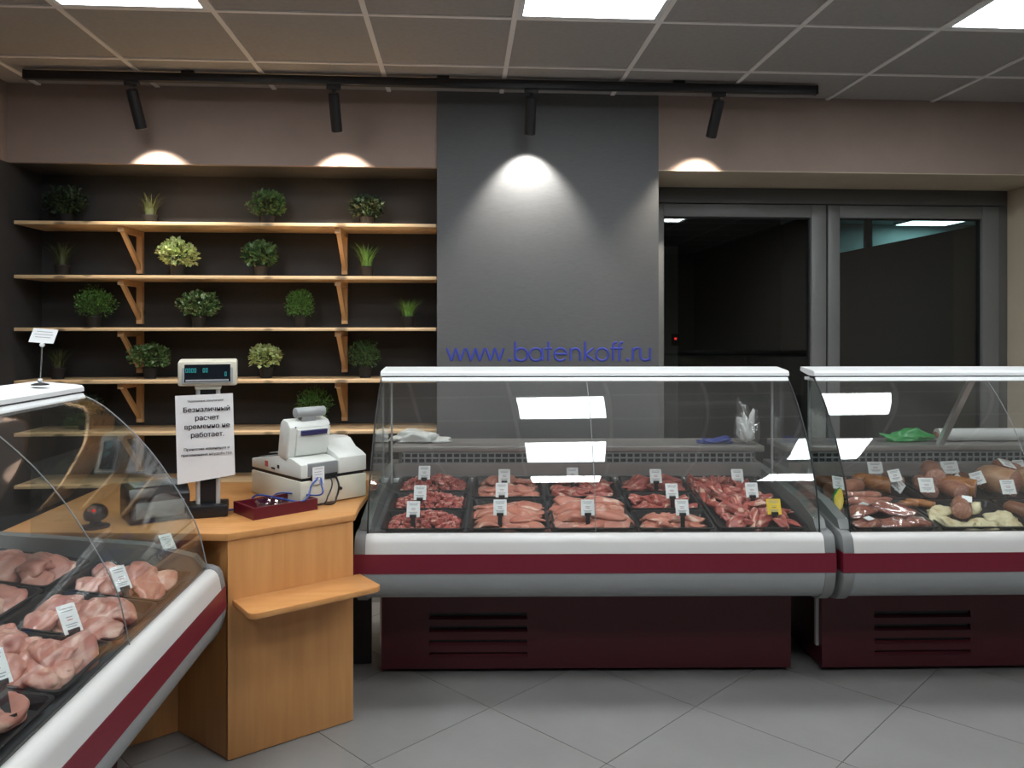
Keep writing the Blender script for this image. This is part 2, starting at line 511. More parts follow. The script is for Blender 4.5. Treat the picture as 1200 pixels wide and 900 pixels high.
rowname = {1: 'the row nearest the counters', 3: 'the second row from the counters', 5: 'the row farthest from the counters'}
colname = {-3: 'left', 0: 'middle', 3: 'right'}
lp = None
for kx, ky in sorted(light_cells):
    cx, cy = gx0 + 0.6 * kx + 0.3, gy0 - 0.6 * ky - 0.3
    lab = f'square white LED ceiling panel, {colname[kx]} one of {rowname[ky]}'
    mw = T(cx, cy, CEIL)
    if lp is None:
        lp = thing('ceiling_light', lab, 'ceiling light', mw, 'LED panels set in the ceiling grid')
        fr = MB()
        for s0 in (-1, 1):
            fr.box((-0.289, s0 * 0.278 - 0.010, 0.001), (0.289, s0 * 0.278 + 0.010, 0.018))
            fr.box((s0 * 0.278 - 0.010, -0.268, 0.001), (s0 * 0.278 + 0.010, 0.268, 0.018))
        fr.build('light_frame', 'card_white', lp)
        box((-0.268, -0.268, 0.006), (0.268, 0.268, 0.012)).build('diffuser', 'led_panel', lp)
    else:
        copy_of(lp, mw, lab)

struct('wall_back', box((XL, YB, HEAD), (PIL0, YB + 0.03, CEIL + 0.02)), 'beige_wall')
struct('wall_back', box((PIL1, YB, HEAD + 0.004), (XR, WIN_Y + 0.1, CEIL + 0.02)), 'beige_wall')
struct('wall_head_lit', box((PIL1, YB + 0.001, HEAD), (3.41, WIN_Y + 0.1, HEAD + 0.004)), 'reveal_wall_lit')  # thin sheet under the lintel, carries the painted bounce light
struct('wall_back', box((3.41, YB, 0), (XR, WIN_Y + 0.1, HEAD + 0.004)), 'reveal_wall_lit')
struct('wall_pillar', box((PIL0, YB - 0.012, 0), (PIL1, WIN_Y + 0.1, CEIL + 0.02)), 'pillar_paint')
struct('wall_niche', box((XL, NICHE_Y, 0), (PIL0, NICHE_Y + 0.08, HEAD)), 'niche_paint')
struct('wall_niche_head', box((XL, YB + 0.03, HEAD - 0.0005), (PIL0, NICHE_Y + 0.08, HEAD + 0.08)), 'niche_paint')
struct('wall_left', box((XL - 0.08, YF, 0), (XL, NICHE_Y + 0.08, HEAD)), 'niche_paint')
struct('wall_left', box((XL - 0.08, YF, HEAD), (XL, YB + 0.03, CEIL + 0.08)), 'beige_wall')
struct('wall_right', box((XR, YF, 0), (XR + 0.08, WIN_Y, CEIL + 0.08)), 'room_wall')
struct('wall_front', box((XL - 0.08, YF - 0.08, 0), (XR + 0.08, YF, CEIL + 0.08)), 'room_wall')

# window: grey outer frame and two glazed leaves
WZ0 = 0.02
w1 = MB()
w1.box((PIL1, WIN_Y - 0.05, 2.215), (3.41, WIN_Y + 0.05, HEAD))
w1.box((PIL1, WIN_Y - 0.05, WZ0), (1.115, WIN_Y + 0.05, 2.215))
w1.box((3.352, WIN_Y - 0.05, WZ0), (3.41, WIN_Y + 0.05, 2.215))
w1.box((PIL1, WIN_Y - 0.05, WZ0 - 0.0), (3.41, WIN_Y + 0.05, WZ0 + 0.05))
win = struct('window_1', w1, 'outer_frame', bevel=0.004)
def leaf(x0, x1, g0, g1):
    lf = MB()
    z0, z1, gz0, gz1 = WZ0 + 0.055, 2.208, WZ0 + 0.14, 2.131
    lf.box((x0, -0.035, z0), (g0, 0.035, z1)); lf.box((g1, -0.035, z0), (x1, 0.035, z1))
    lf.box((g0, -0.034, gz1), (g1, 0.034, z1)); lf.box((g0, -0.034, z0), (g1, 0.034, gz0))
    o = struct('window_leaf', lf, 'frame_grey', win, bevel=0.003)
    o.location = (0, WIN_Y - 0.025, 0)
    gs = MB()
    for a, b in (((g0, -0.012, gz0), (g0 + 0.008, 0.02, gz1)), ((g1 - 0.008, -0.012, gz0), (g1, 0.02, gz1)), ((g0, -0.012, gz1 - 0.008), (g1, 0.02, gz1)), ((g0, -0.012, gz0), (g1, 0.02, gz0 + 0.008))):
        gs.box(a, b)
    struct('glazing_seal', gs, 'dark_rubber', o)
    struct('pane', box((g0 + 0.008, 0.0, gz0), (g1 - 0.008, 0.006, gz1)), 'window_glass', o)
leaf(1.120, 2.240, 1.228, 2.147)
leaf(2.252, 3.347, 2.327, 3.240)
struct('trim_window_mullion', box((2.241, WIN_Y - 0.045, WZ0 + 0.055), (2.251, WIN_Y + 0.04, 2.208)), 'dark_rubber')

# the unlit passage seen through the panes
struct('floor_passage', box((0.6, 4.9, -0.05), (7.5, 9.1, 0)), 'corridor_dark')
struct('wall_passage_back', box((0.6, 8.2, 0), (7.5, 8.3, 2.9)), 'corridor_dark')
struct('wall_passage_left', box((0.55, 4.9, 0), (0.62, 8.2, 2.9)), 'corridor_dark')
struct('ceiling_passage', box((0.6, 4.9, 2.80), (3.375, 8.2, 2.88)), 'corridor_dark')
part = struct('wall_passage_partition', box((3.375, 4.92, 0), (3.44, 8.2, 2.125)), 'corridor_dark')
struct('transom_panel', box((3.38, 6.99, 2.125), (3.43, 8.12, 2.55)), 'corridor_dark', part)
struct('post', box((3.38, 6.42, 2.125), (3.43, 6.47, 2.55)), 'corridor_frame', part)
struct('ceiling_hall', box((3.375, 4.9, 2.55), (7.5, 8.3, 2.63)), 'corridor_teal')
struct('wall_hall_back', box((3.44, 8.12, 0), (7.5, 8.2, 2.55)), 'corridor_teal')
struct('wall_hall_right', box((7.5, 4.9, 0), (7.6, 8.3, 2.9)), 'corridor_teal')
hl = thing('ceiling_light', 'cold white lamp panel beyond the dark partition outside the right window leaf', 'ceiling light', T(4.75, 7.45, 2.55), 'lamps beyond the window')
box((-0.28, -0.5, -0.03), (0.28, 0.5, 0.0)).build('light_frame', 'card_white', hl)
box((-0.26, -0.48, -0.034), (0.26, 0.48, -0.028)).build('diffuser', 'corridor_lamp', hl)
dr = struct('door_1', box((1.18, 8.12, 0), (2.06, 8.17, 2.16)), 'dark_rubber')
df = MB(); df.box((2.06, 8.08, 0), (2.24, 8.2, 2.30)); df.box((1.0, 8.08, 0), (1.18, 8.2, 2.30)); df.box((1.18, 8.08, 2.16), (2.06, 8.2, 2.30))
struct('door_frame', df, 'corridor_frame', dr)
kp = thing('alarm_keypad', 'small box with a red indicator light beyond the left window pane', 'keypad', T(*at_y(791, 398, 8.10)))
box((-0.05, -0.02, -0.07), (0.05, 0.02, 0.07)).build('case', 'plastic_black', kp, bevel=0.006)
MB().lathe([(0.0, -0.004), (0.015, -0.004), (0.013, 0.005), (0.0, 0.007)], 12, T(0, -0.02, 0.01) @ RX(PI / 2)).build('indicator_light', 'led_red', kp)

# ------------------------------------------------------------------ track and spotlights
TY, TZ = 3.995, 2.672
tr = thing('track_rail', 'long black lighting track mounted across the ceiling in front of the back wall', 'track', T(-0.138, TY, TZ))
box((-1.967, -0.018, -0.012), (1.967, 0.018, 0.030)).build('rail_body', 'black_metal', tr, bevel=0.003)
for s0 in (-1, 1):
    box((s0 * 1.971 - 0.006, -0.020, -0.014), (s0 * 1.971 + 0.006, 0.020, 0.031)).build('end_cap', 'black_metal', tr, bevel=0.003)
for x in (-1.2, 0.05, 1.25):
    box((x - 0.03, -0.012, 0.030), (x + 0.03, 0.012, 0.046)).build('ceiling_clip', 'black_metal', tr)
spots = [(-1.606, 4.5, 'first spotlight from the left', 1.0), (-0.631, 1.5, 'second spotlight from the left', 1.0), (0.355, 0, 'spotlight in front of the dark grey pillar', 1.0), (1.321, -5.5, 'spotlight nearest the window', 0.8)]
TILT = 27
for x, roll, who, pw in spots:
    sp = thing('spotlight', f'black cylinder track spotlight, {who}', 'spotlight', T(x, TY, TZ - 0.012), 'black spotlights on the ceiling track')
    box((-0.035, -0.014, -0.022), (0.035, 0.014, 0.0)).build('adapter', 'black_metal', sp, bevel=0.003)
    MB().tube([(0, 0, -0.02), (0, 0, -0.055)], 0.008, 8).build('stem', 'black_metal', sp, smooth=40)
    m = T(0, 0, -0.050) @ RY(R(-roll)) @ RX(R(TILT))
    MB().lathe([(0.0, 0.012), (0.022, 0.012), (0.0275, 0.006), (0.0275, -0.178), (0.024, -0.181), (0.022, -0.176), (0.021, -0.148), (0.0, -0.148)], 20, m).build('lamp_head', 'black_metal', sp, smooth=40)
    MB().lathe([(0.0, -0.147), (0.019, -0.147), (0.019, -0.151), (0.0, -0.151)], 16, m).build('lens', 'lamp_lens', sp)
    li = bpy.data.lights.new('spotlight_beam', 'SPOT')
    li.energy = SPOT_W * pw; li.color = (1.0, 0.89, 0.75) if 'pillar' not in who else (1.0, 0.95, 0.88)
    li.spot_size = R(88); li.spot_blend = 0.6; li.shadow_soft_size = 0.012
    lo = bpy.data.objects.new('spotlight_beam', li); COL.objects.link(lo)
    lo.matrix_world = T(x, TY, TZ - 0.012) @ m @ T(0, 0, -0.184)

# ------------------------------------------------------------------ lettering on the pillar
lt = thing('wall_lettering', 'thin blue rounded web address lettering on the dark grey pillar', 'lettering', T(-0.078, YB - 0.0145, 1.274))
K = 1.106 / 1030.0          # metres per unit of the drawing
def arc(cx, cy, r, a0, a1, n=18): return [(cx + r * math.cos(R(a0 + (a1 - a0) * i / n)), cy + r * math.sin(R(a0 + (a1 - a0) * i / n))) for i in range(n + 1)]
glyphs = []
for x0 in (0, 97, 194):
    glyphs.append([[(x0 + 4, 66), (x0 + 26, 4), (x0 + 48, 66), (x0 + 70, 4), (x0 + 92, 66)]])
for x0 in (316, 912): glyphs.append([arc(x0, 6, 4, 0, 360, 8)])
ring = lambda cx: arc(cx, 34, 31, 0, 360, 28)
glyphs += [
    [[(344, 98), (344, 2)], ring(374)],                                   # b
    [ring(447), [(480, 66), (480, 2)]],                                   # a
    [[(510, 98), (510, 2)], [(494, 64), (528, 64)]],                      # t
    [[(540, 36), (602, 36)] , arc(571, 34, 31, 4, 320, 24)],              # e
    [[(622, 66), (622, 2)], arc(646, 40, 24, 180, 0, 12) + [(670, 2)]],   # n
    [[(696, 98), (696, 2)], [(738, 66), (698, 34), (742, 2)]],            # k
    [ring(782)],                                                          # o
    [arc(852, 80, 14, 70, 180, 8) + [(838, 2)], [(826, 64), (856, 64)]],  # f
    [arc(884, 80, 14, 70, 180, 8) + [(870, 2)], [(858, 64), (888, 64)]],  # f
    [[(938, 66), (938, 2)], arc(962, 42, 24, 180, 75, 8)],                # r
    [[(976, 66), (976, 28)] + arc(1001, 28, 25, 180, 360, 12)[1:] + [(1026, 66)], [(1026, 40), (1026, 2)]],  # u
]
for g in glyphs:
    mb = MB()
    for st in g:
        P = [(x * K, 0, y * K) for x, y in st]
        runs = [P] if len(P) > 6 else [P[i:i + 2] for i in range(len(P) - 1)]   # sharp corners: one bar per stroke
        for q in runs:
            mb.tube(q, 0.0056, 8, m=SC(1, 0.35, 1))
    mb.build('letter', 'letter_blue', lt)

# ------------------------------------------------------------------ shelves, brackets
SH_Z = [2.012, 1.730, 1.455, 1.178, 0.905, 0.632]
SX0, SX1, SY0 = XL + 0.02, PIL0 - 0.004, 4.285
ordn = ['topmost', 'second from top', 'third from top', 'fourth from top', 'fifth from top', 'lowest']
bk_leg = box((-0.016, -0.030, -0.235), (0.016, 0.0, 0)).mesh('bracket_leg', 'pine_bracket')
bk_arm = box((-0.016, -0.275, -0.030), (0.016, -0.030, 0)).mesh('bracket_arm', 'pine_bracket')
bb = MB(); bb.prism([(-0.255, -0.030), (-0.225, -0.030), (-0.030, -0.185), (-0.030, -0.215)], -0.011, 0.011)
bk_brace = bb.mesh('bracket_brace', 'pine_bracket')
for i, z in enumerate(SH_Z):
    sh = thing('wall_shelf', f'long pine shelf board on wooden brackets, {ordn[i]} in the dark niche', 'shelf', T((SX0 + SX1) / 2, NICHE_Y, z), 'pine shelves in the dark niche')
    hw = (SX1 - SX0) / 2
    o = box((-hw, SY0 - NICHE_Y, -0.018), (hw, -0.001, 0.0)).build('shelf_board', 'pine', sh, bevel=0.002)
    for bx in (-1.797, -0.661):
        lg = link('bracket', bk_leg, sh); lg.location = (bx - (SX0 + SX1) / 2, -0.001, -0.0185)
        link('bracket_arm', bk_arm, lg); link('bracket_brace', bk_brace, lg)

# ------------------------------------------------------------------ potted plants
def leaf_geo(mb, p, d, up, L, w, fold=0.25):
    d = d.normalized(); s = d.cross(up)
    if s.length < 1e-3: s = d.cross(Vector((1, 0, 0)))
    s.normalize(); n = s.cross(d)
    a, b = p + d * L * 0.45 + s * w + n * w * fold, p + d * L * 0.45 - s * w + n * w * fold
    mid = p + d * L * 0.5
    mb.raw([p, a, p + d * L, b, mid - n * w * fold * 0.3], [(0, 4, 1), (4, 2, 1), (0, 3, 4), (4, 3, 2)])
def make_plant(kind, leafmat, r, h, seed, n):
    g = random.Random(seed)
    fo = MB(); st = MB()
    base = Vector((0, 0, 0.056))
    if kind == 'grass':
        for k in range(n):
            a = g.uniform(0, 2 * PI); lean = g.uniform(0.05, 1.0) ** 0.8 * 1.35 * (r / h)
            L = h * 1.15 * g.uniform(0.5, 1.0); b0 = base + Vector((math.cos(a), math.sin(a), 0)) * g.uniform(0, 0.03)
            dv = Vector((math.cos(a), math.sin(a), 0)); s = Vector((-dv.y, dv.x, 0)); w = g.uniform(0.0018, 0.0032)
            pts = [b0 + dv * (lean * L * t * t) + Vector((0, 0, L * (t - 0.18 * t ** 3))) for t in (0, 0.35, 0.7, 1)]
            vs = []
            for t, p in zip((1, 0.9, 0.6, 0.05), pts): vs += [p + s * w * t, p - s * w * t]
            fo.raw(vs, [(0, 1, 3, 2), (2, 3, 5, 4), (4, 5, 7, 6)])
        st.tube([base - Vector((0, 0, 0.01)), base + Vector((0, 0, 0.03))], 0.01, 6)
    else:
        big = kind == 'bushy'
        rz = h * 0.62
        ctr = base + Vector((0, 0, rz * 0.80))
        for k in range(22):
            th = g.uniform(0, 2 * PI); ph = math.acos(g.uniform(-0.4, 1.0))
            dv = Vector((math.cos(th) * math.sin(ph), math.sin(th) * math.sin(ph), math.cos(ph)))
            tip = ctr + Vector((dv.x * r, dv.y * r, dv.z * rz)) * 0.85
            st.tube([base + Vector((dv.x, dv.y, 0)) * 0.012, base.lerp(tip, 0.5) + Vector((0, 0, 0.015)), tip], [0.0016, 0.0013, 0.0008], 4, caps=False)
        lump = [Vector((g.uniform(-1, 1), g.uniform(-1, 1), g.uniform(-0.5, 1))).normalized() for _ in range(9)]
        for k in range(n):
            th = g.uniform(0, 2 * PI); cz = g.uniform(-0.75, 1.0); sz = math.sqrt(1 - cz * cz)
            dv = Vector((math.cos(th) * sz, math.sin(th) * sz, cz))
            bump_ = 0.80 + 0.24 * max(0.0, max(dv.dot(q) for q in lump)) ** 6
            rad = ((0.45 + 0.55 * g.random() ** 0.45) if big else (0.3 + 0.85 * g.random() ** 0.7)) * bump_
            p = ctr + Vector((dv.x * r, dv.y * r, dv.z * rz)) * rad
            if p.z < 0.045: continue
            q = (dv * 0.75 + Vector((g.uniform(-.8, .8), g.uniform(-.8, .8), g.uniform(-.3, .9)))).normalized()
            leaf_geo(fo, p, q, Vector((g.uniform(-.6, .6), g.uniform(-.6, .6), 1)), (g.uniform(0.019, 0.030) if big else g.uniform(0.012, 0.020)), (g.uniform(0.0085, 0.0135) if big else g.uniform(0.0028, 0.0045)))
    pot = MB().lathe([(0.0, 0.0), (0.030, 0.0), (0.038, 0.055), (0.040, 0.057), (0.040, 0.063), (0.036, 0.063), (0.035, 0.054), (0.0, 0.054)], 18)
    return pot.mesh('pot', 'pot', smooth=40), fo.mesh('foliage', leafmat), st.mesh('stems', 'stem')
# (u, shelf, kind, leaf, radius, height, label, y)
plants = [
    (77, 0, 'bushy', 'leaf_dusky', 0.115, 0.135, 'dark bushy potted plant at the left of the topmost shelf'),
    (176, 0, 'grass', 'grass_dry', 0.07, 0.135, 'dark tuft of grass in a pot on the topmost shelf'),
    (314, 0, 'bushy', 'leaf_dark', 0.11, 0.125, 'bushy dark green potted plant in the middle of the topmost shelf'),
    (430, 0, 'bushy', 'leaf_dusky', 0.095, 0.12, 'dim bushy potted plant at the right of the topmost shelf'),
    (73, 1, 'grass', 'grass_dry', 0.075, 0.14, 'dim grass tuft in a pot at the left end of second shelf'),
    (208, 1, 'bushy', 'leaf_pale', 0.105, 0.125, 'pale yellow-green round-leaved potted plant on the second shelf'),
    (306, 1, 'bushy', 'leaf_dark', 0.10, 0.125, 'round dark green bushy potted plant on the second shelf'),
    (430, 1, 'grass', 'grass_blade', 0.07, 0.14, 'bright upright grass tuft in a pot at right of second shelf'),
    (110, 2, 'fine', 'leaf_fine', 0.10, 0.145, 'feathery fine-leaved potted plant at the left of third shelf'),
    (233, 2, 'bushy', 'leaf_two', 0.11, 0.125, 'two-toned bushy potted plant in the middle of third shelf'),
    (352, 2, 'fine', 'leaf_fine', 0.08, 0.13, 'rounded fine-leaved potted plant right of centre on third shelf'),
    (478, 2, 'grass', 'grass_blade', 0.08, 0.12, 'spiky grass tuft in a pot at right end of third shelf'),
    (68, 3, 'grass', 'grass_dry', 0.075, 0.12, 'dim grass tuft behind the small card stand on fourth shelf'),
    (176, 3, 'bushy', 'leaf_two', 0.105, 0.12, 'bushy green potted plant left of the customer display, fourth shelf'),
    (312, 3, 'bushy', 'leaf_pale', 0.095, 0.115, 'pale-leaved bushy potted plant on the fourth shelf'),
    (428, 3, 'fine', 'leaf_dark', 0.085, 0.135, 'dark fine-leaved potted plant at right of fourth shelf'),
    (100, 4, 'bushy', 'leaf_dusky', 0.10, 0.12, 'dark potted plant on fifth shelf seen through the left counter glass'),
    (368, 4, 'fine', 'leaf_fine', 0.09, 0.14, 'dark fine-leaved potted plant on fifth shelf behind the cash register'),
]
for i, (u, s, kind, lm, r, h, lab) in enumerate(plants):
    Yp = 4.43 if s else 4.49
    if i == 5: Yp = 4.38
    p = at_y(u, 300, Yp)
    t = thing('potted_plant', lab, 'plant', T(p.x, Yp, SH_Z[s]) @ RZ(rnd.uniform(0, 6)), 'potted plants on the niche shelves')
    a, b, c = make_plant(kind, lm, r, h, 100 + i, {'grass': 110, 'bushy': 420, 'fine': 1100}[kind])
    link('pot', a, t); f = link('foliage', b, t); f['kind'] = 'stuff'; k = link('stems', c, t); k['kind'] = 'stuff'

# ------------------------------------------------------------------ display counters
PROF = smooth_line([(0.004, 0.66), (0.0086, 0.70), (0.0154, 0.74), (0.0312, 0.80), (0.0457, 0.84), (0.0607, 0.875), (0.0867, 0.927), (0.1299, 1.0), (0.1641, 1.05), (0.1981, 1.094), (0.2405, 1.142), (0.2866, 1.187), (0.326, 1.22), (0.3557, 1.242)], 3)
PROF = [(p.x, p.y) for p in [Vector((q[0], q[1], 0)) for q in PROF]]
PROF_DEEP = [(p.x, p.y) for p in smooth_line([(0.004, 0.660, 0), (0.012, 0.70, 0), (0.036, 0.798, 0), (0.082, 0.892, 0), (0.150, 1.004, 0), (0.212, 1.084, 0), (0.276, 1.150, 0), (0.345, 1.208, 0), (0.412, 1.242, 0)], 5)]
DZ0, DSL = 0.640, 0.150
def deck_z(y): return DZ0 + (y - 0.02) * DSL
TILTD = math.atan(DSL)
def inset(prof, t):
    out = []
    for i, p in enumerate(prof):
        a, b = prof[max(i - 1, 0)], prof[min(i + 1, len(prof) - 1)]
        d = Vector((b[0] - a[0], b[1] - a[1])).normalized()
        out.append((p[0] + d.y * t, p[1] - d.x * t))
    return out
WHITE = [(0.012, 0.662), (-0.006, 0.662), (-0.018, 0.657), (-0.028, 0.646), (-0.033, 0.632), (-0.040, 0.594), (0.02, 0.594)]
REDST = [(-0.0415, 0.594), (-0.0445, 0.521), (0.02, 0.521), (0.02, 0.594)]
LOWER = [(-0.042, 0.521), (-0.040, 0.500), (-0.030, 0.465), (-0.010, 0.432), (0.030, 0.408), (0.09, 0.396), (0.28, 0.394), (0.28, 0.41), (0.02, 0.44), (0.02, 0.521)]
def make_counter(label, mw, L, joints, vent=0.213, post=True, strut=False, PROF=PROF, glass='counter_glass', seal=('dark_rubber', 0.0033)):
    dy = PROF[-1][0] - 0.3557
    c = thing('display_counter', label, 'display counter', mw, 'refrigerated display counters')
    MB().prism(WHITE, 0.0, L).build('front_lip', 'white_panel', c, smooth=30)
    MB().prism(REDST, -0.043, L + 0.043).build('red_stripe', 'red_stripe', c)
    MB().prism(LOWER, 0.0, L).build('bumper_panel', 'grey_bumper', c, smooth=30)
    for x0, x1 in ((-0.042, 0.0), (L, L + 0.042)):
        cap = MB()
        cap.prism([(0.70, 0.74), (0.20, 0.70), (0.05, 0.672), (0.0, 0.668), (-0.022, 0.658), (-0.032, 0.643), (-0.042, 0.5935), (0.70, 0.5935)], x0, x1)
        cap.prism([(0.90, 0.5215), (-0.044, 0.5215), (-0.041, 0.495), (-0.030, 0.458), (-0.006, 0.422), (0.034, 0.396), (0.09, 0.382), (0.90, 0.382)], x0, x1)
        cap.build('end_cap', 'grey_cap', c, smooth=30, bevel=0.004)
        xa, xb = (x0 + 0.012, x1 + 0.012) if x0 < 0 else (x0 - 0.012, x1 - 0.012)
        MB().prism([(0.02, 0.60), (0.02, 0.672), (0.045, 0.705), (0.20, 0.748), (0.68, 0.792), (0.90, 0.80), (0.90, 0.40), (0.30, 0.40), (0.30, 0.60)], xa, xb).build('side_panel', 'inner_grey', c)
    # insulated tub and deck
    MB().prism([(0.02, 0.44), (0.02, 0.615), (0.05, 0.625), (0.90, 0.64), (0.90, 0.40), (0.28, 0.40)], 0.03, L - 0.03).build('tub', 'deck_grey', c)
    MB().prism([(0.020, DZ0 - 0.012), (0.020, DZ0), (0.655, deck_z(0.655)), (0.655, deck_z(0.655) - 0.012)], 0.013, L - 0.013).build('deck', 'deck_grey', c)
    MB().prism([(0.010, 0.650), (0.010, 0.6635), (0.020, 0.6635), (0.024, 0.650)], 0.002, L - 0.002).build('glass_channel', 'dark_rubber', c)
    MB().prism([(0.645, 0.733), (0.645, 0.750), (0.660, 0.752), (0.660, 0.733)], 0.014, L - 0.014).build('price_rail', 'card_white', c)
    MB().prism([(0.662, 0.72), (0.662, 0.818), (0.675, 0.818), (0.675, 0.72)], 0.014, L - 0.014).build('back_panel', 'steel', c)
    # air grille under the worktop
    gr = MB().prism([(0.672, 0.818), (0.672, 0.868), (0.68, 0.868), (0.68, 0.818)], 0.05, L - 0.05).build('air_grille', 'dark_rubber', c)
    bars = MB()
    n = int((L - 0.12) / 0.032)
    for k in range(n + 1):
        x = 0.06 + (L - 0.12) * k / n
        bars.box((x - 0.0035, 0.664, 0.818), (x + 0.0035, 0.671, 0.868))
    for z in (0.8195, 0.843, 0.8665):
        bars.box((0.05, 0.663, z - 0.003), (L - 0.05, 0.672, z + 0.003))
    o = bars.build('grille_bars', 'plastic_grey', gr); o['kind'] = 'stuff'
    box((0.0, 0.66, 0.871), (L, 0.93, 0.899)).build('worktop', 'steel', c, bevel=0.004)
    box((0.03, 0.70, 0.62), (L - 0.03, 0.90, 0.871)).build('rear_body', 'inner_grey', c)
    # plinth with pressed louvres
    pl = MB()
    pl.box((0.012, 0.300, 0.020), (L - 0.012, 0.88, 0.394))
    plo = pl.build('plinth', 'red_plinth', c)
    zs = [(0.244, 0.022), (0.190, 0.020), (0.133, 0.018), (0.083, 0.013)]
    x0 = vent
    fp = MB()
    ez = [0.020] + [q for z, h in reversed(zs) for q in (z - h / 2, z + h / 2)] + [0.394]
    for a in range(0, len(ez), 2):
        fp.box((x0, 0.286, ez[a]), (x0 + 0.412, 0.300, ez[a + 1]))
    fp.box((0.012, 0.286, 0.020), (x0, 0.300, 0.394)); fp.box((x0 + 0.412, 0.286, 0.020), (L - 0.012, 0.300, 0.394))
    fp.build('plinth_face', 'red_plinth', c)
    for z, h in zs:
        MB().box((x0, 0.2995, z - h / 2), (x0 + 0.412, 0.2998, z + h / 2)).build('vent_slot', 'dark_rubber', plo)
        MB().prism([(0.280, z - h / 2 - 0.004), (0.286, z - h / 2 - 0.004), (0.298, z - h / 2 + 0.004), (0.292, z - h / 2 + 0.004)], x0 - 0.001, x0 + 0.413).build('louvre', 'red_plinth', plo)
    for x in (0.10, L - 0.10):
        for y in (0.36, 0.80):
            MB().tube([(x, y, 0.0), (x, y, 0.022)], 0.022, 12).build('foot', 'plastic_black', c)
    box((0.000, 0.32, 0.10), (0.012, 0.34, 0.39)).build('plinth_trim', 'aluminium', c)
    # rail, glass
    sh_ = lambda q: [(y + dy, z) for y, z in q]
    MB().prism(sh_([(0.346, 1.2455), (0.338, 1.248), (0.339, 1.260), (0.346, 1.267), (0.366, 1.270), (0.490, 1.280), (0.495, 1.262), (0.40, 1.246)]), 0.0, L).build('top_rail', 'card_white', c, smooth=30)
    box((0.004, 0.346 + dy, 1.236), (L - 0.004, 0.40 + dy, 1.247)).build('rail_groove', 'dark_rubber', c)
    MB().prism(sh_([(0.333, 1.224), (0.330, 1.227), (0.338, 1.241), (0.348, 1.242), (0.46, 1.2375), (0.46, 1.224)]), 0.006, L - 0.006).build('rail_strip', 'card_white', c, smooth=30)
    js = [0.0] + joints + [L]
    for a in range(len(js) - 1):
        out = PROF; inn = inset(PROF, 0.005)
        MB().prism(out + inn[::-1], js[a] + 0.0015, js[a + 1] - 0.0015).build('glass_panel', glass, c, smooth=30)
    sealp = inset(PROF, 0.002)
    for x in (0.003, L - 0.003):
        MB().tube([(x, p[0] - 0.002, p[1]) for p in sealp], seal[1], 6).build('edge_seal', seal[0], c, smooth=40)
    for x in joints:
        MB().tube([(x, p[0] - 0.0015, p[1]) for p in sealp], 0.0016, 6).build('glass_joint', 'plastic_grey', c, smooth=40)
    inner = inset(PROF, 0.009)
    for x0, x1 in ((0.006, 0.011), (L - 0.011, L - 0.006)):
        MB().prism(inner + [(0.50 + dy, 1.226), (0.50 + dy, 0.775 + dy * 0.1), (0.20, 0.750), (0.05, 0.708)], x0, x1).build('side_glass', 'side_glass', c)
    for x in ((0.030, L - 0.030) if post else ()):
        box((x - 0.004, 0.462, 0.765), (x + 0.004, 0.474, 1.232)).build('glass_support', 'plastic_midgrey', c)
    for x in (joints if strut else ()):
        MB().prism([(0.42, 1.23), (0.445, 1.23), (0.70, 0.899), (0.672, 0.899)], x - 0.02, x + 0.008).build('glass_support', 'aluminium', c)
    return c

L1, L2, L3 = 1.750, 1.50, 1.86
p = W(-0.557, 3.046)
M1 = T(p.x, p.y, 0) @ RZ(R(-3.05))
p = W(1.303, 3.062)
M2 = T(p.x, p.y, 0) @ RZ(R(-2.3))
M3 = T(-0.822, 2.655, 0) @ RZ(R(90.3)) @ T(-L3, 0, 0)
make_counter('long curved-glass meat counter with dark red plinth below the grey pillar', M1, L1, [0.88])
make_counter('curved-glass counter of sausages and cold cuts below the window', M2, L2, [0.75], vent=0.235, strut=True)
make_counter('curved-glass chicken counter at the left, end-on beside the wooden desk', M3, L3, [0.62, 1.24], vent=0.7, post=False, PROF=PROF_DEEP, glass='clear_glass', seal=('plastic_grey', 0.0022))

# ------------------------------------------------------------------ trays
tray_cache = {}
def tray_mesh(w, l, h=0.030):
    key = (round(w, 3), round(l, 3))
    if key in tray_cache: return tray_cache[key]
    t, r = 0.003, 0.009
    def rr(hw, hl, rad, z):
        out = []
        for cx, cy, a0 in ((hw - rad, hl - rad, 0), (-hw + rad, hl - rad, 90), (-hw + rad, -hl + rad, 180), (hw - rad, -hl + rad, 270)):
            for k in range(4):
                a = R(a0 + 30 * k)
                out.append((cx + rad * math.cos(a), cy + rad * math.sin(a), z))
        return out
    W2, L2_ = w / 2, l / 2
    rings = [rr(W2 - 0.022, L2_ - 0.022, 0.012, 0.0), rr(W2 - r - 0.002, L2_ - r - 0.002, 0.018, h - 0.003), rr(W2, L2_, 0.022, h - 0.003), rr(W2, L2_, 0.022, h), rr(W2 - r, L2_ - r, 0.018, h), rr(W2 - 0.022, L2_ - 0.022, 0.012, 0.0035)]
    mb = MB(); vs = []; n = 16
    for g in rings: vs += g
    fs = []
    for i in range(len(rings) - 1):
        for k in range(n): fs.append((i * n + k, i * n + (k + 1) % n, (i + 1) * n + (k + 1) % n, (i + 1) * n + k))
    fs += [tuple(range(n))[::-1], tuple(range(5 * n, 6 * n))]
    mb.raw(vs, fs)
    tray_cache[key] = mb.mesh('meat_tray', 'tray_black', smooth=35)
    return tray_cache[key]
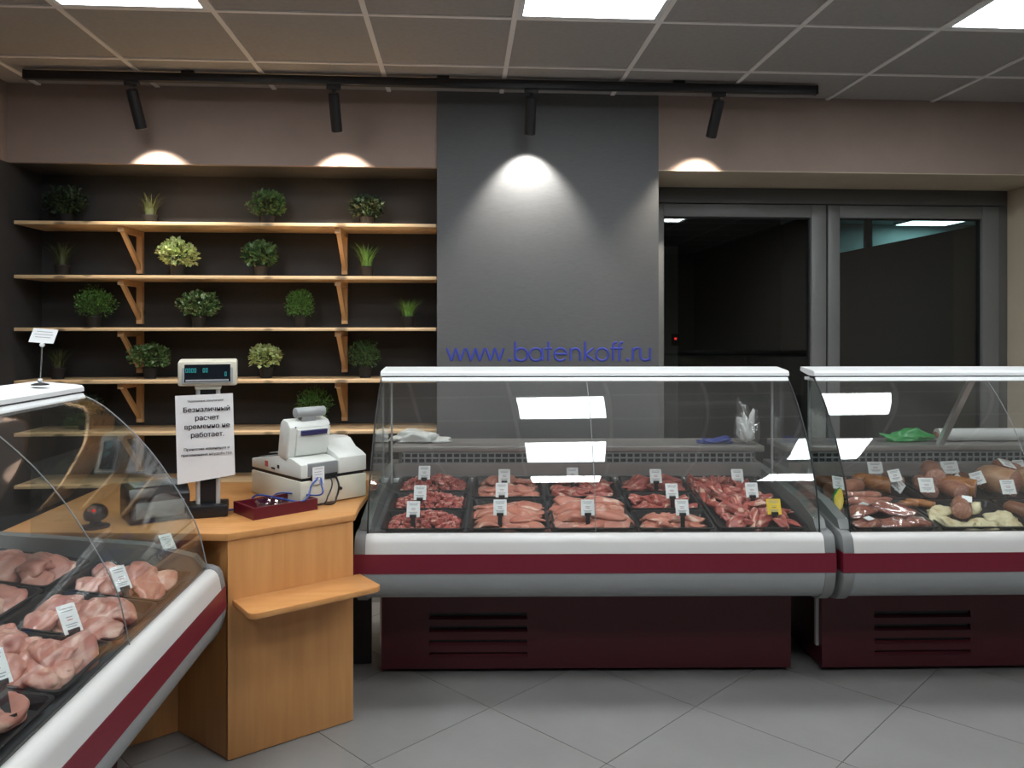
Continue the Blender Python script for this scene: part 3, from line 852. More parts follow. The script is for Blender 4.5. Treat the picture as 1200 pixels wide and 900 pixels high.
def tray_at(M, x0, x1, y0, y1, label, group):
    """a tray lying on the sloping deck of the counter M; returns its frame"""
    cx, cy = (x0 + x1) / 2, (y0 + y1) / 2
    mw = M @ T(cx, cy, deck_z(cy) + 0.0015) @ RX(TILTD)
    link('meat_tray', tray_mesh(x1 - x0, y1 - y0), None, mw, label, 'tray', group)
    return mw, x1 - x0, y1 - y0

# ------------------------------------------------------------------ meat meshes
def blob(name, material, sx, sy, sz, seed, amp=0.22, freq=2.0, bend=0.0, sub=3, flat=0.35, fold=0.0):
    bm = bmesh.new()
    bmesh.ops.create_icosphere(bm, subdivisions=sub, radius=1.0)
    off = Vector((seed * 3.17, seed * 1.31, seed * 2.73))
    for v in bm.verts:
        p = v.co.copy()
        d = noise.noise(p * freq * 0.55 + off) * amp * 1.3 + noise.noise(p * freq * 1.5 + off) * amp * 0.5
        p *= 1 + d
        q = Vector((p.x * sx, p.y * sy, p.z * sz))
        if fold: q.z += sz * fold * math.sin(p.x * 3.1 + seed) * 0.6 + sz * fold * 0.5 * math.sin(p.y * 2.3 + seed * 2)
        q.z += bend * (p.x * p.x - 0.4) * sz
        if q.z < -sz * flat: q.z = -sz * flat + (q.z + sz * flat) * 0.15
        v.co = q
    zmin = min(v.co.z for v in bm.verts)
    for v in bm.verts: v.co.z -= zmin
    me = bpy.data.meshes.new(name)
    bm.to_mesh(me); bm.free()
    me.polygons.foreach_set('use_smooth', [True] * len(me.polygons))
    me.materials.append(MATS[material])
    return me
slices = [blob('pork_slice', 'pork', 0.070, 0.046, 0.013, s, 0.30, 1.7, -0.6, fold=0.7) for s in range(1, 7)]
chops = [blob('pork_chop', 'pork', 0.052, 0.040, 0.019, s, 0.34, 2.0, 0.2, fold=0.5) for s in range(11, 17)]
beefs = [blob('beef_piece', 'beef', 0.050, 0.034, 0.019, s, 0.42, 2.2, 0.3, fold=0.6) for s in range(21, 27)]
ribs = [blob('rib_strip', 'beef', 0.078, 0.022, 0.018, s, 0.36, 2.4, -0.5, fold=0.8) for s in range(31, 37)]
fillets = [blob('chicken_fillet', 'chicken', 0.088, 0.052, 0.026, s, 0.32, 1.6, -0.3, sub=4, fold=0.5) for s in range(41, 47)]
thighs = [blob('chicken_thigh', 'chicken', 0.070, 0.054, 0.030, s, 0.40, 2.1, 0.0, sub=4, fold=0.5) for s in range(51, 57)]

ORD = ['first', 'second', 'third', 'fourth', 'fifth', 'sixth', 'seventh', 'eighth', 'ninth']
def heap(frame, meshes, n_x, n_y, layers, name, cat, what, where, group, height, seed, rot=0.6, inset_=0.045, lean=0.25, rot0=0.0, size=1.0, shrink=0.28):
    """pieces laid in rows inside a tray, upper layers narrower"""
    mw, w, l = frame
    g = random.Random(seed)
    for k in range(layers):
        nx, ny = max(1, n_x - k), max(1, n_y - k)
        hw, hl = (w / 2 - inset_) * (1 - shrink * k), (l / 2 - inset_ * 0.85) * (1 - shrink * k)
        for i in range(nx):
            for j in range(ny):
                fx = 0 if nx == 1 else i / (nx - 1) * 2 - 1
                fy = 0 if ny == 1 else j / (ny - 1) * 2 - 1
                x = fx * hw + g.uniform(-0.008, 0.008); y = fy * hl + g.uniform(-0.008, 0.008)
                z = 0.004 + k * height + g.uniform(0, 0.004)
                s_ = size * g.uniform(0.88, 1.12)
                m = mw @ T(x, y, z) @ RZ(rot0 + g.uniform(-rot, rot) + (PI if g.random() < 0.5 else 0)) @ RX(g.uniform(-lean, lean)) @ RY(g.uniform(-lean, lean) * 0.6) @ SC(s_, s_, s_)
                ln = '' if layers == 1 else 'top layer' if k == layers - 1 else 'bottom layer'
                lab = ' '.join(f'{what}, {ORD[i]} from left, {ORD[j]} row, {ln} of {where}'.split())
                link(name, g.choice(meshes), None, m, lab, cat, group)

def diced(frame, label, seed, n=330, rise=0.05):
    mw, w, l = frame
    g = random.Random(seed)
    mb = MB()
    for k in range(n):
        a, b = g.uniform(-1, 1), g.uniform(-1, 1)
        x, y = a * (w / 2 - 0.030), b * (l / 2 - 0.028)
        z = 0.006 + rise * (1 - abs(a) ** 2.5) * (1 - abs(b) ** 2.5) * (g.random() ** 0.35)
        s = g.uniform(0.007, 0.0125)
        m = T(x, y, z) @ RZ(g.uniform(0, 6)) @ RX(g.uniform(-1, 1)) @ SC(s * g.uniform(0.8, 1.5), s, s * g.uniform(0.6, 0.9))
        vs = []
        for p in ((-1, -1, -1), (1, -1, -1), (1, 1, -1), (-1, 1, -1), (-1, -1, 1), (1, -1, 1), (1, 1, 1), (-1, 1, 1)):
            vs.append(m @ Vector((p[0] * g.uniform(0.6, 1.1), p[1] * g.uniform(0.6, 1.1), p[2] * g.uniform(0.6, 1.1))))
        mb.raw(vs, [(0, 3, 2, 1), (4, 5, 6, 7), (0, 1, 5, 4), (1, 2, 6, 5), (2, 3, 7, 6), (3, 0, 4, 7)])
    o = mb.build('diced_meat', 'diced_meat', None, bevel=0.0014, mw=mw, label=label, cat='meat', kind='stuff', group='diced meat in the middle counter')

# ------------------------------------------------------------------ price tags
tag_protos = {}
def price_tag(mw, label, card='card_white', kind='stand', w=0.052, h=0.062, stem=0.050, lean=-22, group='price tags in the counters'):
    key = (card, kind, w, h, stem, lean)
    if key in tag_protos:
        return copy_of(tag_protos[key], mw, label, group)
    t = thing('price_tag', label, 'price tag', mw, group)
    m = T(0, 0, stem) @ RX(R(lean))
    c = MB().box((-w / 2, -0.0006, 0), (w / 2, 0.0006, h), m).build('card', card, t)
    pr = MB()
    ln = [(0.86, 0.70), (0.76, 0.6), (0.55, 0.34), (0.30, 0.66), (0.22, 0.5)]
    for fz, fw in ln:
        pr.box((-w * fw / 2, -0.0010, h * fz - 0.0012), (w * fw / 2, -0.0006, h * fz + 0.0012), m)
    pr.build('printed_lines', 'print_grey', c)
    MB().box((-w * 0.14, -0.0010, h * 0.44), (w * 0.16, -0.0006, h * 0.47), m).build('printed_price', 'print_red' if card == 'card_white' else 'ink', c)
    if kind == 'stand':
        box((-0.013, -0.004, stem - 0.002), (0.013, 0.004, stem + 0.010)).build('clip', 'plastic_black', t)
        box((-0.0085, -0.002, 0.0), (0.0085, 0.002, stem - 0.002)).build('stem', 'plastic_black', t)
        box((-0.014, -0.012, -0.004), (0.014, 0.012, 0.002)).build('foot', 'plastic_black', t)
    else:
        MB().tube([(0, 0.001, 0), (0, 0.001, stem + 0.01)], 0.0013, 6).build('pin', 'clear_plastic', t)
        MB().lathe([(0.0, -0.004), (0.004, -0.002), (0.004, 0.002), (0.0, 0.004)], 8, T(0, -0.001, stem)).build('pin_knob', 'card_white', t)
    tag_protos[key] = t
    return t
def tag_in(M, u, v, label, yloc, card='card_white', kind='stand', stem=0.050, w=0.052, h=0.062, turn=0.0, roll=0.0, lean=-22, lift=0.0):
    """the tag whose card's lower edge is seen at (u, v), standing at local depth yloc of counter M"""
    Mi = M.inverted()
    o = Mi @ Vector((0, 0, EYE)); far = Mi @ W((u - 600) / FPX * 3, 3, EYE - (v - HOR) / FPX * 3)
    d = far - o
    k = (yloc - o.y) / d.y
    q = o + d * k
    z0 = q.z - stem
    return price_tag(M @ T(q.x, q.y, z0) @ RZ(turn) @ RY(roll), label, card, kind, w, h, stem, lean)

# ------------------------------------------------------------------ middle counter contents
TG = 'black trays in the middle counter'
c1 = [0.045, 0.375, 0.385, 0.705, 0.715, 1.035, 1.045, 1.355, 1.365, 1.720]
A1 = tray_at(M1, c1[0], c1[1], 0.030, 0.230, 'black tray of diced meat at the front, left end of middle counter', TG)
A2 = tray_at(M1, c1[0], c1[1], 0.240, 0.440, 'black tray of diced meat in the middle row, left end of middle counter', TG)
A3 = tray_at(M1, c1[0], c1[1], 0.450, 0.645, 'black tray of diced meat at the back, left end of middle counter', TG)
diced(A1, 'red diced meat with pale fat heaped in the front left tray', 1)
diced(A2, 'red diced meat heaped in the second tray from the front, left column', 2)
diced(A3, 'dark red diced meat heaped in the back left tray', 3, rise=0.06)
B1 = tray_at(M1, c1[2], c1[3], 0.030, 0.360, 'deep black tray of pork slices, second column of middle counter', TG)
B2 = tray_at(M1, c1[2], c1[3], 0.372, 0.645, 'black back tray of pork pieces, second column of middle counter', TG)
heap(B1, slices, 4, 4, 2, 'pork_slice', 'meat', 'pink pork slice', 'the second front tray', 'pork slices in the second front tray', 0.016, 5, inset_=0.070, size=0.9)
heap(B2, chops, 4, 3, 2, 'pork_chop', 'meat', 'raw pork piece', 'the second back tray', 'pork pieces in the second back tray', 0.018, 6, inset_=0.066, size=0.82)
C1 = tray_at(M1, c1[4], c1[5], 0.030, 0.360, 'black front tray of large pork cuts, third column of middle counter', TG)
C2 = tray_at(M1, c1[4], c1[5], 0.372, 0.645, 'black back tray of meat pieces, third column of middle counter', TG)
bigcut = [blob('pork_cut', 'pork', 0.082, 0.048, 0.024, s, 0.28, 1.6, -0.3, fold=0.5) for s in range(61, 66)]
heap(C1, bigcut, 3, 4, 2, 'pork_cut', 'meat', 'large pale pork cut', 'the third front tray', 'large pork cuts in the third front tray', 0.026, 7, rot=0.35, inset_=0.075, size=0.95)
heap(C2, beefs, 4, 3, 2, 'beef_piece', 'meat', 'red meat piece', 'the third back tray', 'meat pieces in the third back tray', 0.018, 8, inset_=0.066, size=0.85)
D1 = tray_at(M1, c1[6], c1[7], 0.030, 0.225, 'black front tray of pork strips, fourth column of middle counter', TG)
D2 = tray_at(M1, c1[6], c1[7], 0.235, 0.425, 'black middle tray of dark red meat, fourth column of middle counter', TG)
D3 = tray_at(M1, c1[6], c1[7], 0.435, 0.645, 'black back tray of meat strips, fourth column of middle counter', TG)
heap(D1, chops, 4, 2, 2, 'pork_strip', 'meat', 'pale pork strip', 'the fourth front tray', 'pork strips in the fourth front tray', 0.015, 9, inset_=0.066, size=0.85)
heap(D2, beefs, 4, 2, 2, 'beef_piece', 'meat', 'dark red meat piece', 'the fourth middle tray', 'meat pieces in the fourth middle tray', 0.015, 10, inset_=0.064, size=0.85)
heap(D3, ribs, 3, 3, 2, 'meat_strip', 'meat', 'long red meat strip', 'the fourth back tray', 'meat strips in the fourth back tray', 0.018, 11, rot=0.5, inset_=0.075, size=0.85)
E1 = tray_at(M1, c1[8], c1[9], 0.030, 0.645, 'large black tray heaped with meaty ribs, right end of middle counter', TG)
mw, w_, l_ = E1
g = random.Random(12)
for j in range(9):
    for i in range(6):
        fy = j / 8 * 2 - 1; fx = i / 5 * 2 - 1
        cy = fy * 0.235 + g.uniform(-0.012, 0.012)
        cx = -0.020 + fx * 0.108 - cy * 0.14 + g.uniform(-0.012, 0.012)
        hgt = 0.055 * (1 - 0.75 * fx * fx) * (1 - 0.6 * fy * fy)
        sc_ = g.uniform(0.72, 1.05)
        m = mw @ T(cx, cy, 0.004 + hgt * g.uniform(0.35, 1.0)) @ RZ(g.uniform(0.7, 2.5)) @ RX(g.uniform(-.6, .6)) @ RY(g.uniform(-.4, .4)) @ SC(sc_, sc_, sc_)
        link('meaty_rib', g.choice(ribs if g.random() < 0.75 else beefs), None, m, f'meaty rib strip, {ORD[i]} from left in the {ORD[j]} row from front of rib heap', 'meat', 'ribs heaped in the right-end tray')
# tags
tl = [
    (497, 562, 0.50, 'white price tag at the back of the diced meat column'), (492, 586, 0.28, 'white price tag in the middle of the diced meat column'),
    (484, 606, 0.065, 'white price tag at the front of the diced meat column'),
    (591, 566, 0.50, 'white price tag at the back of the second column'), (588, 583, 0.30, 'white price tag partly hidden in the middle of second column'),
    (586, 604, 0.065, 'white price tag at the front of the second column'),
    (671, 564, 0.50, 'white price tag at the back of the third column'), (689, 604, 0.065, 'white price tag at the front of the third column'),
    (769, 566, 0.47, 'white price tag at the back of the fourth column'), (788, 584, 0.265, 'white price tag at the middle tray of the fourth column'),
    (800, 604, 0.065, 'white price tag at the front of the fourth column'),
    (865, 566, 0.47, 'white price tag at the back of the rib heap'), (882, 583, 0.25, 'white price tag in the middle of the rib heap')]
for u, v, y, lab in tl:
    tag_in(M1, u, v, lab, y, stem=0.050)
tag_in(M1, 908, 603, 'bright yellow price tag at the front of the rib heap', 0.09, card='card_yellow', w=0.056, h=0.062, stem=0.051)

# ------------------------------------------------------------------ left counter contents (chicken)
TG3 = 'black trays in the left counter'
xe = [L3 - 0.06 - 0.285 * k for k in range(6)]
fr3 = {}
pos = ['nearest the desk', 'second from the desk', 'third from the desk', 'fourth from the desk', 'fifth from the desk']
for k in range(5):
    x1, x0 = xe[k], xe[k + 1] + 0.008
    fr3[('front', k)] = tray_at(M3, x0, x1, 0.035, 0.335, f'black front-row tray of raw chicken, {pos[k]}', TG3)
    fr3[('rear', k)] = tray_at(M3, x0, x1, 0.345, 0.640, f'black back-row tray of raw chicken, {pos[k]}', TG3)
for (row, k), f in fr3.items():
    ms = fillets if k != 2 else thighs
    nm = 'chicken_fillet' if ms is fillets else 'chicken_thigh'
    heap(f, ms, 2, 3, 2, nm, 'meat', f'raw {nm.replace("_", " ")}', f'{pos[k].replace(" from the desk", "")} {row}-row tray', f'chicken in the {row}-row tray {pos[k]}', 0.016, 70 + k + (9 if row == 'rear' else 0), rot=0.35, inset_=0.088, lean=0.14, rot0=R(15), size=0.95 if ms is fillets else 1.0, shrink=0.35)
for u, v, y, lab in ((207, 652, 0.10, 'white price tag in the chicken counter, nearest the desk'), (152, 694, 0.12, 'white price tag in the chicken counter, second from the desk'), (93, 745, 0.10, 'white price tag in the chicken counter, third from the desk'), (8, 808, 0.08, 'white price tag in the chicken counter, fourth from the desk')):
    # the stand seen end-on: placed where the sight line meets the front-row depth
    Mi = M3.inverted()
    o = Mi @ Vector((0, 0, EYE)); far = Mi @ W((u - 600) / FPX * 3, 3, EYE - (v - HOR) / FPX * 3)
    d = far - o; k = (y - o.y) / d.y; q = o + d * k
    price_tag(M3 @ T(q.x, q.y, q.z - 0.055) @ RZ(R(-38)) @ RX(R(-22)), lab, stem=0.062, w=0.044, h=0.075, lean=-16)

# ------------------------------------------------------------------ right counter contents
TG2 = 'black trays in the right counter'
F1 = tray_at(M2, 0.035, 0.375, 0.030, 0.330, 'black front tray of wrapped meat packs, left end of right counter', TG2)
F2 = tray_at(M2, 0.385, 0.745, 0.030, 0.330, 'black front tray of pale lard pieces in the right counter', TG2)
F3 = tray_at(M2, 0.755, 1.095, 0.030, 0.330, 'black front tray of sausages past the lard, right counter', TG2)
F4 = tray_at(M2, 0.035, 0.485, 0.340, 0.640, 'black back tray of smoked meats, left end of right counter', TG2)
F5 = tray_at(M2, 0.495, 0.855, 0.340, 0.640, 'black back tray of large cut sausages in the right counter', TG2)
F6 = tray_at(M2, 0.865, 1.205, 0.340, 0.640, 'black back tray of hams in the right counter', TG2)

def pack(frame, x, y, z, rz, sx, sy, sz, seed, label, material='packed_meat', cover='clear_film', sticker=True, tilt=0.0, name='meat_pack', group='wrapped meat packs in the right counter'):
    t = thing(name, label, 'packed meat', frame[0] @ T(x, y, z) @ RZ(rz) @ RX(tilt), group)
    link('meat', blob('meat', material, sx, sy, sz, seed, 0.25, 2.0, fold=0.4), t)
    f = blob('wrapping', cover, sx * 1.10, sy * 1.14, sz * 1.12, seed, 0.27, 2.2, fold=0.5)
    link('wrapping', f, t)
    if sticker:
        MB().box((-0.018, -0.014, 0), (0.018, 0.014, 0.0012), T(0.012, 0, sz * 1.52) @ RX(0.1)).build('sticker', 'card_white', t)
pack(F1, -0.095, -0.085, 0.004, 0.5, 0.070, 0.042, 0.024, 81, 'clear-wrapped red meat pack at the front left corner of its tray')
pack(F1, 0.020, -0.075, 0.004, -0.4, 0.066, 0.040, 0.022, 82, 'clear-wrapped meat pack with white sticker, middle front of the tray')
pack(F1, 0.110, -0.075, 0.004, -0.2, 0.060, 0.042, 0.022, 83, 'clear-wrapped red meat pack at the front right of the tray')
pack(F1, -0.070, 0.010, 0.022, 0.7, 0.080, 0.042, 0.026, 84, 'wrapped dark meat pack lying behind the front left pack')
pack(F1, 0.060, 0.020, 0.022, -0.5, 0.085, 0.036, 0.024, 85, 'long wrapped meat pack lying across the tray centre', sticker=False)
pack(F1, 0.0, 0.095, 0.022, 0.15, 0.10, 0.036, 0.026, 86, 'wrapped pale bacon slab at the back of the front left tray', material='pork', sticker=False)
pack(F1, 0.115, 0.090, 0.006, 0.4, 0.05, 0.032, 0.024, 87, 'small wrapped meat pack at the back right of the tray', sticker=False)

def sausage(frame, x, y, z, rz, r, ln, label, skin='sausage_skin', cut='sausage_cut', tilt=0.0, both=False, name='cut_sausage', group='sausages in the right counter'):
    """a thick sausage lying along its local -y, its cut face towards -y"""
    t = thing(name, label, 'sausage', frame[0] @ T(x, y, z + r) @ RZ(rz) @ RX(tilt), group)
    pr = [(0.0, ln), (r * 0.45, ln - r * 0.12), (r * 0.85, ln - r * 0.55), (r, ln - r * 1.1), (r * 1.02, ln * 0.5), (r, 0.0)]
    MB().lathe(pr, 22, RX(-PI / 2)).build('skin', skin, t, smooth=50)
    if cut:
        MB().lathe([(0.0, -0.0012), (r * 0.93, -0.0010), (r * 0.965, 0.0005), (r * 0.965, 0.004), (0, 0.004)], 22, RX(-PI / 2)).build('cut_face', cut, t, smooth=50)
    return t
sausage(F5, -0.085, -0.030, 0.030, -0.30, 0.046, 0.16, 'large round cooked sausage with cut face, top of back tray', tilt=0.05)
sausage(F5, -0.145, -0.10, 0.004, -0.2, 0.036, 0.17, 'cut cooked sausage lying low at the left of the back tray')
sausage(F5, -0.020, -0.125, 0.004, 0.15, 0.040, 0.14, 'cut sausage half with a speckled pink face, centre of back tray')
sausage(F5, 0.055, -0.100, 0.010, 0.9, 0.042, 0.15, 'golden brown smoked roll, right of the cut sausage', skin='smoked_skin')
sausage(F5, 0.110, 0.02, 0.004, 0.3, 0.034, 0.13, 'dark brown sausage at the back of the back tray', skin='brown_skin')
sausage(F5, -0.02, 0.03, 0.004, -0.1, 0.034, 0.12, 'brown sausage behind the golden smoked roll', skin='brown_skin')
sausage(F6, -0.125, -0.085, 0.004, 0.55, 0.062, 0.17, 'big netted ham with golden rind in the right counter', skin='netted_ham', name='ham')
sausage(F6, 0.0, -0.115, 0.004, 0.2, 0.060, 0.17, 'big ham with pink cut face at the edge of view', skin='netted_ham', name='ham')
sausage(F6, -0.05, 0.03, 0.040, 0.2, 0.042, 0.12, 'flat-topped sausage lying behind the netted ham')
sausage(F2, -0.050, -0.045, 0.020, -0.5, 0.037, 0.10, 'sausage chunk with a white sticker lying on the lard', tilt=0.1)
MB().box((-0.018, -0.016, 0), (0.018, 0.016, 0.001), F2[0] @ T(-0.018, -0.02, 0.097) @ RZ(-0.5) @ RX(0.5)).build('price_sticker', 'card_white', None, label='small white price sticker on the sausage chunk over the lard', cat='sticker')
for k, (x, y, r_) in enumerate(((-0.155, 0.10, 0.3), (-0.115, 0.115, 0.1), (-0.085, 0.085, -0.2))):
    sausage(F2, x, y, 0.012, r_ + 1.2, 0.016, 0.075, ['small orange smoked sausage end at the left back of lard tray', 'small orange sausage in the middle at the back of lard tray', 'small orange sausage nearest the chunk at back of lard tray'][k], skin='smoked_skin', name='small_sausage')
lards = [blob('lard_piece', 'lard', 0.062, 0.040, 0.014, s, 0.42, 2.2, 0.2, fold=0.9) for s in range(91, 96)]
for k, (x, y, z, a, s, lab) in enumerate((
    (-0.130, -0.02, 0.004, 0.9, 1.1, 'pale lard piece at the left edge of the lard tray'), (-0.105, -0.085, 0.004, -0.5, 1.15, 'long pale lard piece at the front left of the tray'),
    (-0.020, -0.105, 0.004, 0.1, 1.15, 'flat pale lard piece at the front middle of tray'), (0.060, -0.100, 0.004, 0.3, 1.0, 'pale lard piece right of the front middle'),
    (0.105, -0.055, 0.012, -0.6, 1.0, 'upright folded lard piece at the right of the tray'), (0.130, -0.105, 0.004, -0.3, 0.9, 'small pale lard piece at the front right corner'),
    (0.02, 0.045, 0.030, 0.1, 0.9, 'long pale lard strip behind the sausage chunk'), (-0.10, 0.03, 0.014, 0.4, 0.9, 'pale lard piece behind the front left ones'))):
    link('lard_piece', lards[k % 5], None, F2[0] @ T(x, y, z) @ RZ(a) @ RX(0.25 if k != 4 else 0.9) @ SC(s, s, s * 1.25), lab, 'lard', 'lard pieces in the front tray')
sausage(F3, -0.10, -0.06, 0.004, 0.5, 0.032, 0.14, 'brown sausage in the third front tray of right counter', skin='brown_skin')
sausage(F3, 0.0, -0.09, 0.004, 0.3, 0.036, 0.14, 'pink cut sausage in the third front tray of right counter')
# smoked things at the left back
sausage(F4, -0.165, -0.07, 0.004, -1.2, 0.034, 0.20, 'long dried sausage in a mould-grey skin at the left back', skin='sausage_skin', cut=None)
sausage(F4, -0.04, 0.04, 0.004, 1.3, 0.028, 0.14, 'dark purple-brown dry sausage at the back of right counter', skin='brown_skin', cut=None)
pack(F4, -0.03, -0.10, 0.006, 0.1, 0.085, 0.036, 0.028, 111, 'wrapped pink bacon slab in front of the smoked meats', material='pork', sticker=False)
sausage(F4, 0.130, -0.04, 0.010, 0.9, 0.036, 0.12, 'golden smoked meat roll under two tilted tags', skin='smoked_skin')
sausage(F4, 0.10, 0.05, 0.008, 1.2, 0.030, 0.10, 'orange-brown smoked chunk behind the golden roll', skin='smoked_skin')
sausage(F4, 0.185, 0.0, 0.02, 0.3, 0.030, 0.10, 'small brown smoked chunk right of the golden roll', skin='brown_skin')
# bright packets by the side glass
pk = thing('sauce_packet', 'green, yellow and red squeeze packet against the left side glass', 'packet', M2 @ T(0.050, 0.22, 0.728) @ RZ(R(-25)) @ RX(R(38)))
link('pouch', blob('pouch', 'mayo_pack', 0.024, 0.070, 0.028, 131, 0.2), pk)
link('red_end', blob('red_end', 'red_stripe', 0.020, 0.030, 0.021, 132, 0.2), pk).location = (0.006, -0.052, 0.004)
link('yellow_edge', blob('yellow_edge', 'yellow_pack', 0.018, 0.06, 0.012, 133, 0.2), pk).location = (0.004, -0.01, 0.027)
pk2 = link('mustard_packet', blob('mustard_packet', 'yellow_pack', 0.018, 0.03, 0.03, 134, 0.25), None, M2 @ T(0.040, 0.35, 0.690), 'small yellow packet behind the green packet by the side glass', 'packet')
# tags on pins
rt = [
    (1027, 555, 0.56, 'wide white price tag at the back left of right counter', 0.068, 0.055, 0.0, 0.0, 0.06), (1040, 570, 0.42, 'tilted white price tag over the golden smoked roll', 0.056, 0.050, -0.1, 0.75, 0.05),
    (1053, 564, 0.40, 'white price tag leaning back behind the tilted one', 0.056, 0.052, 0.1, -0.15, 0.05), (1087, 577, 0.30, 'white price tag in front of the low cut sausage', 0.064, 0.062, 0.0, 0.02, 0.06),
    (1116, 555, 0.55, 'wide white price tag behind the large round sausage', 0.078, 0.058, 0.0, -0.06, 0.06), (1132, 568, 0.42, 'white price tag tilted over the golden roll centre', 0.058, 0.050, 0.0, -0.55, 0.05),
    (1152, 567, 0.40, 'white price tag slanted to the left of the hams', 0.058, 0.055, 0.0, -0.25, 0.05), (1184, 579, 0.24, 'white price tag pinned to the ham cut face', 0.060, 0.060, 0.0, -0.03, 0.05),
    (1197, 553, 0.52, 'white price tag hanging at the far right edge of view', 0.050, 0.055, 0.0, -0.05, 0.06), (981, 573, 0.35, 'white price tag leaning on the inside of side glass', 0.062, 0.055, 0.35, 0.2, 0.05)]
for u, v, y, lab, w, h, turn, roll, stem in rt:
    tag_in(M2, u, v, lab, y, kind='pin', w=w, h=h, turn=turn, roll=roll, stem=stem)
price_tag(M2 @ T(0.91, 0.42, 0.835) @ RX(R(-60)) @ RZ(0.3), 'white price tag lying flat on top of the netted ham', kind='flat', w=0.07, h=0.05, stem=0.004, lean=0)

# ------------------------------------------------------------------ things on the worktops
def crumple(name, material, sx, sy, sz, seed, sub=4, amp=0.5): return blob(name, material, sx, sy, sz, seed, amp, 3.2, fold=0.5, sub=sub)
link('plastic_bag', crumple('plastic_bag', 'film_white', 0.125, 0.055, 0.034, 141), None, M1 @ T(0.115, 0.80, 0.8995), 'crumpled white plastic bag on the worktop at the left end', 'bag')
bg = link('plastic_bag', crumple('plastic_bag', 'clear_film', 0.052, 0.050, 0.105, 142), None, M1 @ T(1.685, 0.735, 0.8995), 'translucent white plastic bag standing on the worktop near the gap', 'bag')
bi = link('bag_lining', crumple('bag_lining', 'film_white', 0.038, 0.032, 0.090, 143), bg)
bi.location = (0, 0, 0.004)
link('rubber_glove', crumple('rubber_glove', 'glove_blue', 0.075, 0.035, 0.018, 144), None, M1 @ T(1.545, 0.75, 0.8995), 'crumpled blue rubber glove left of the translucent bag', 'glove')
rl = thing('film_roll', 'white roll of wrapping film lying on the right counter worktop', 'roll', M2 @ T(0.79, 0.80, 0.931))
MB().lathe([(0.0, 0.0), (0.014, 0.0), (0.014, 0.004), (0.031, 0.004), (0.031, 0.43), (0.014, 0.43), (0.0, 0.43)], 20, RY(PI / 2)).build('film', 'film_white', rl, smooth=40)
MB().lathe([(0.013, -0.004), (0.016, -0.004), (0.016, 0.006), (0.013, 0.006)], 16, RY(PI / 2)).build('core', 'sausage_skin', rl, smooth=40)
link('green_bag', crumple('green_bag', 'green_pack', 0.105, 0.04, 0.030, 145), None, M2 @ T(0.645, 0.80, 0.8995), 'bright green crumpled bag left of the film roll', 'bag')

# ------------------------------------------------------------------ wooden cash desk
DZ = 0.765
ck = thing('cash_desk', 'beech laminate corner cash desk with a small bag shelf', 'desk', T(0, 0, 0))
A = at_z(267, 893, 0); B = at_z(414, 845, 0); C = at_z(209, 858, 0); D = at_z(140, 880, 0)
def panel(p, q, z0, z1, th, side):
    p, q = Vector((p[0], p[1])), Vector((q[0], q[1]))
    d = (q - p).normalized(); n = Vector((-d.y, d.x)) * side
    pts = [p, q, q + n * th, p + n * th]
    return MB().prism([tuple(a) for a in pts], z0, z1, axes=(0, 1, 2))
# object coordinates turned so that the grain runs upright on every panel
dAB = (B - A).xy.normalized()
nAB = Vector((-dAB.y, dAB.x))
panel(A.xy, B.xy, 0.004, DZ - 0.025, 0.018, 1).build('front_panel', 'beech', ck, bevel=0.001)
A2 = A.xy + nAB * 0.019
Cc = Vector((C.x, C.y))
panel(A2 + (Cc - A2).normalized() * 0.001, Cc, 0.004, DZ - 0.025, 0.018, -1).build('side_panel', 'beech', ck)
dD = (D - C).xy.normalized()
D2 = Cc + dD * 0.46
panel(Cc + dD * 0.001, D2, 0.004, DZ - 0.025, 0.018, -1).build('rear_front_panel', 'beech', ck)
B2 = B.xy + nAB * 0.019
Bb = Vector((-0.487, 3.45))
panel(B2 + Vector((-0.004, 0.004)), Bb, 0.004, DZ - 0.025, 0.018, 1).build('side_panel', 'beech', ck)
panel((-1.50, 3.46), (-0.385, 3.46), 0.004, DZ - 0.025, 0.018, 1).build('rear_panel', 'black_metal', ck)  # added black panel: blocks light and stands in for shade in the gap
topA = A.xy - nAB * 0.006; topB = B.xy - nAB * 0.006 + dAB * 0.004
top = [(topA.x, topA.y), (topB.x, topB.y), (-0.392, topB.y + 0.16), (-0.372, 3.62), (-1.55, 3.62), (-1.55, topA.y + 0.075)]
MB().prism(top, DZ - 0.025, DZ, axes=(0, 1, 2)).build('desk_top', 'beech_top', ck, bevel=0.0035)
# bag shelf on the front
s0, s1 = at_z(273, 708, 0.527).xy, at_z(415, 674, 0.527).xy
dS = dAB; nS = -nAB
p0 = A.xy + dAB * 0.015; p1 = p0 + dAB * 0.47
wS = 0.178; rS = 0.030
out = [p0, p1]
def corner(c, a0):
    return [c + Vector((math.cos(a0 + k * PI / 10), math.sin(a0 + k * PI / 10))) * rS for k in range(6)]
ang = math.atan2(dAB.y, dAB.x)
c1_ = p1 + nS * (wS - rS) - dS * rS; c0_ = p0 + nS * (wS - rS) + dS * rS
pts = [p0 + nS * 0.001, ] + corner(c0_, ang + PI) + corner(c1_, ang - PI / 2) + [p1 + nS * 0.001]
MB().prism([tuple(a) for a in pts], 0.520, 0.540, axes=(0, 1, 2)).build('bag_shelf', 'beech_top', ck, bevel=0.003)

# ------------------------------------------------------------------ cash register (rear side towards the customers)
q = W(-0.806, 3.025)
reg = thing('cash_register', 'white electronic cash register on a cream cash drawer, seen from behind', 'cash register', T(q.x, q.y, DZ) @ RZ(R(45 - 3.69)))
RW, RD = 0.300, 0.395
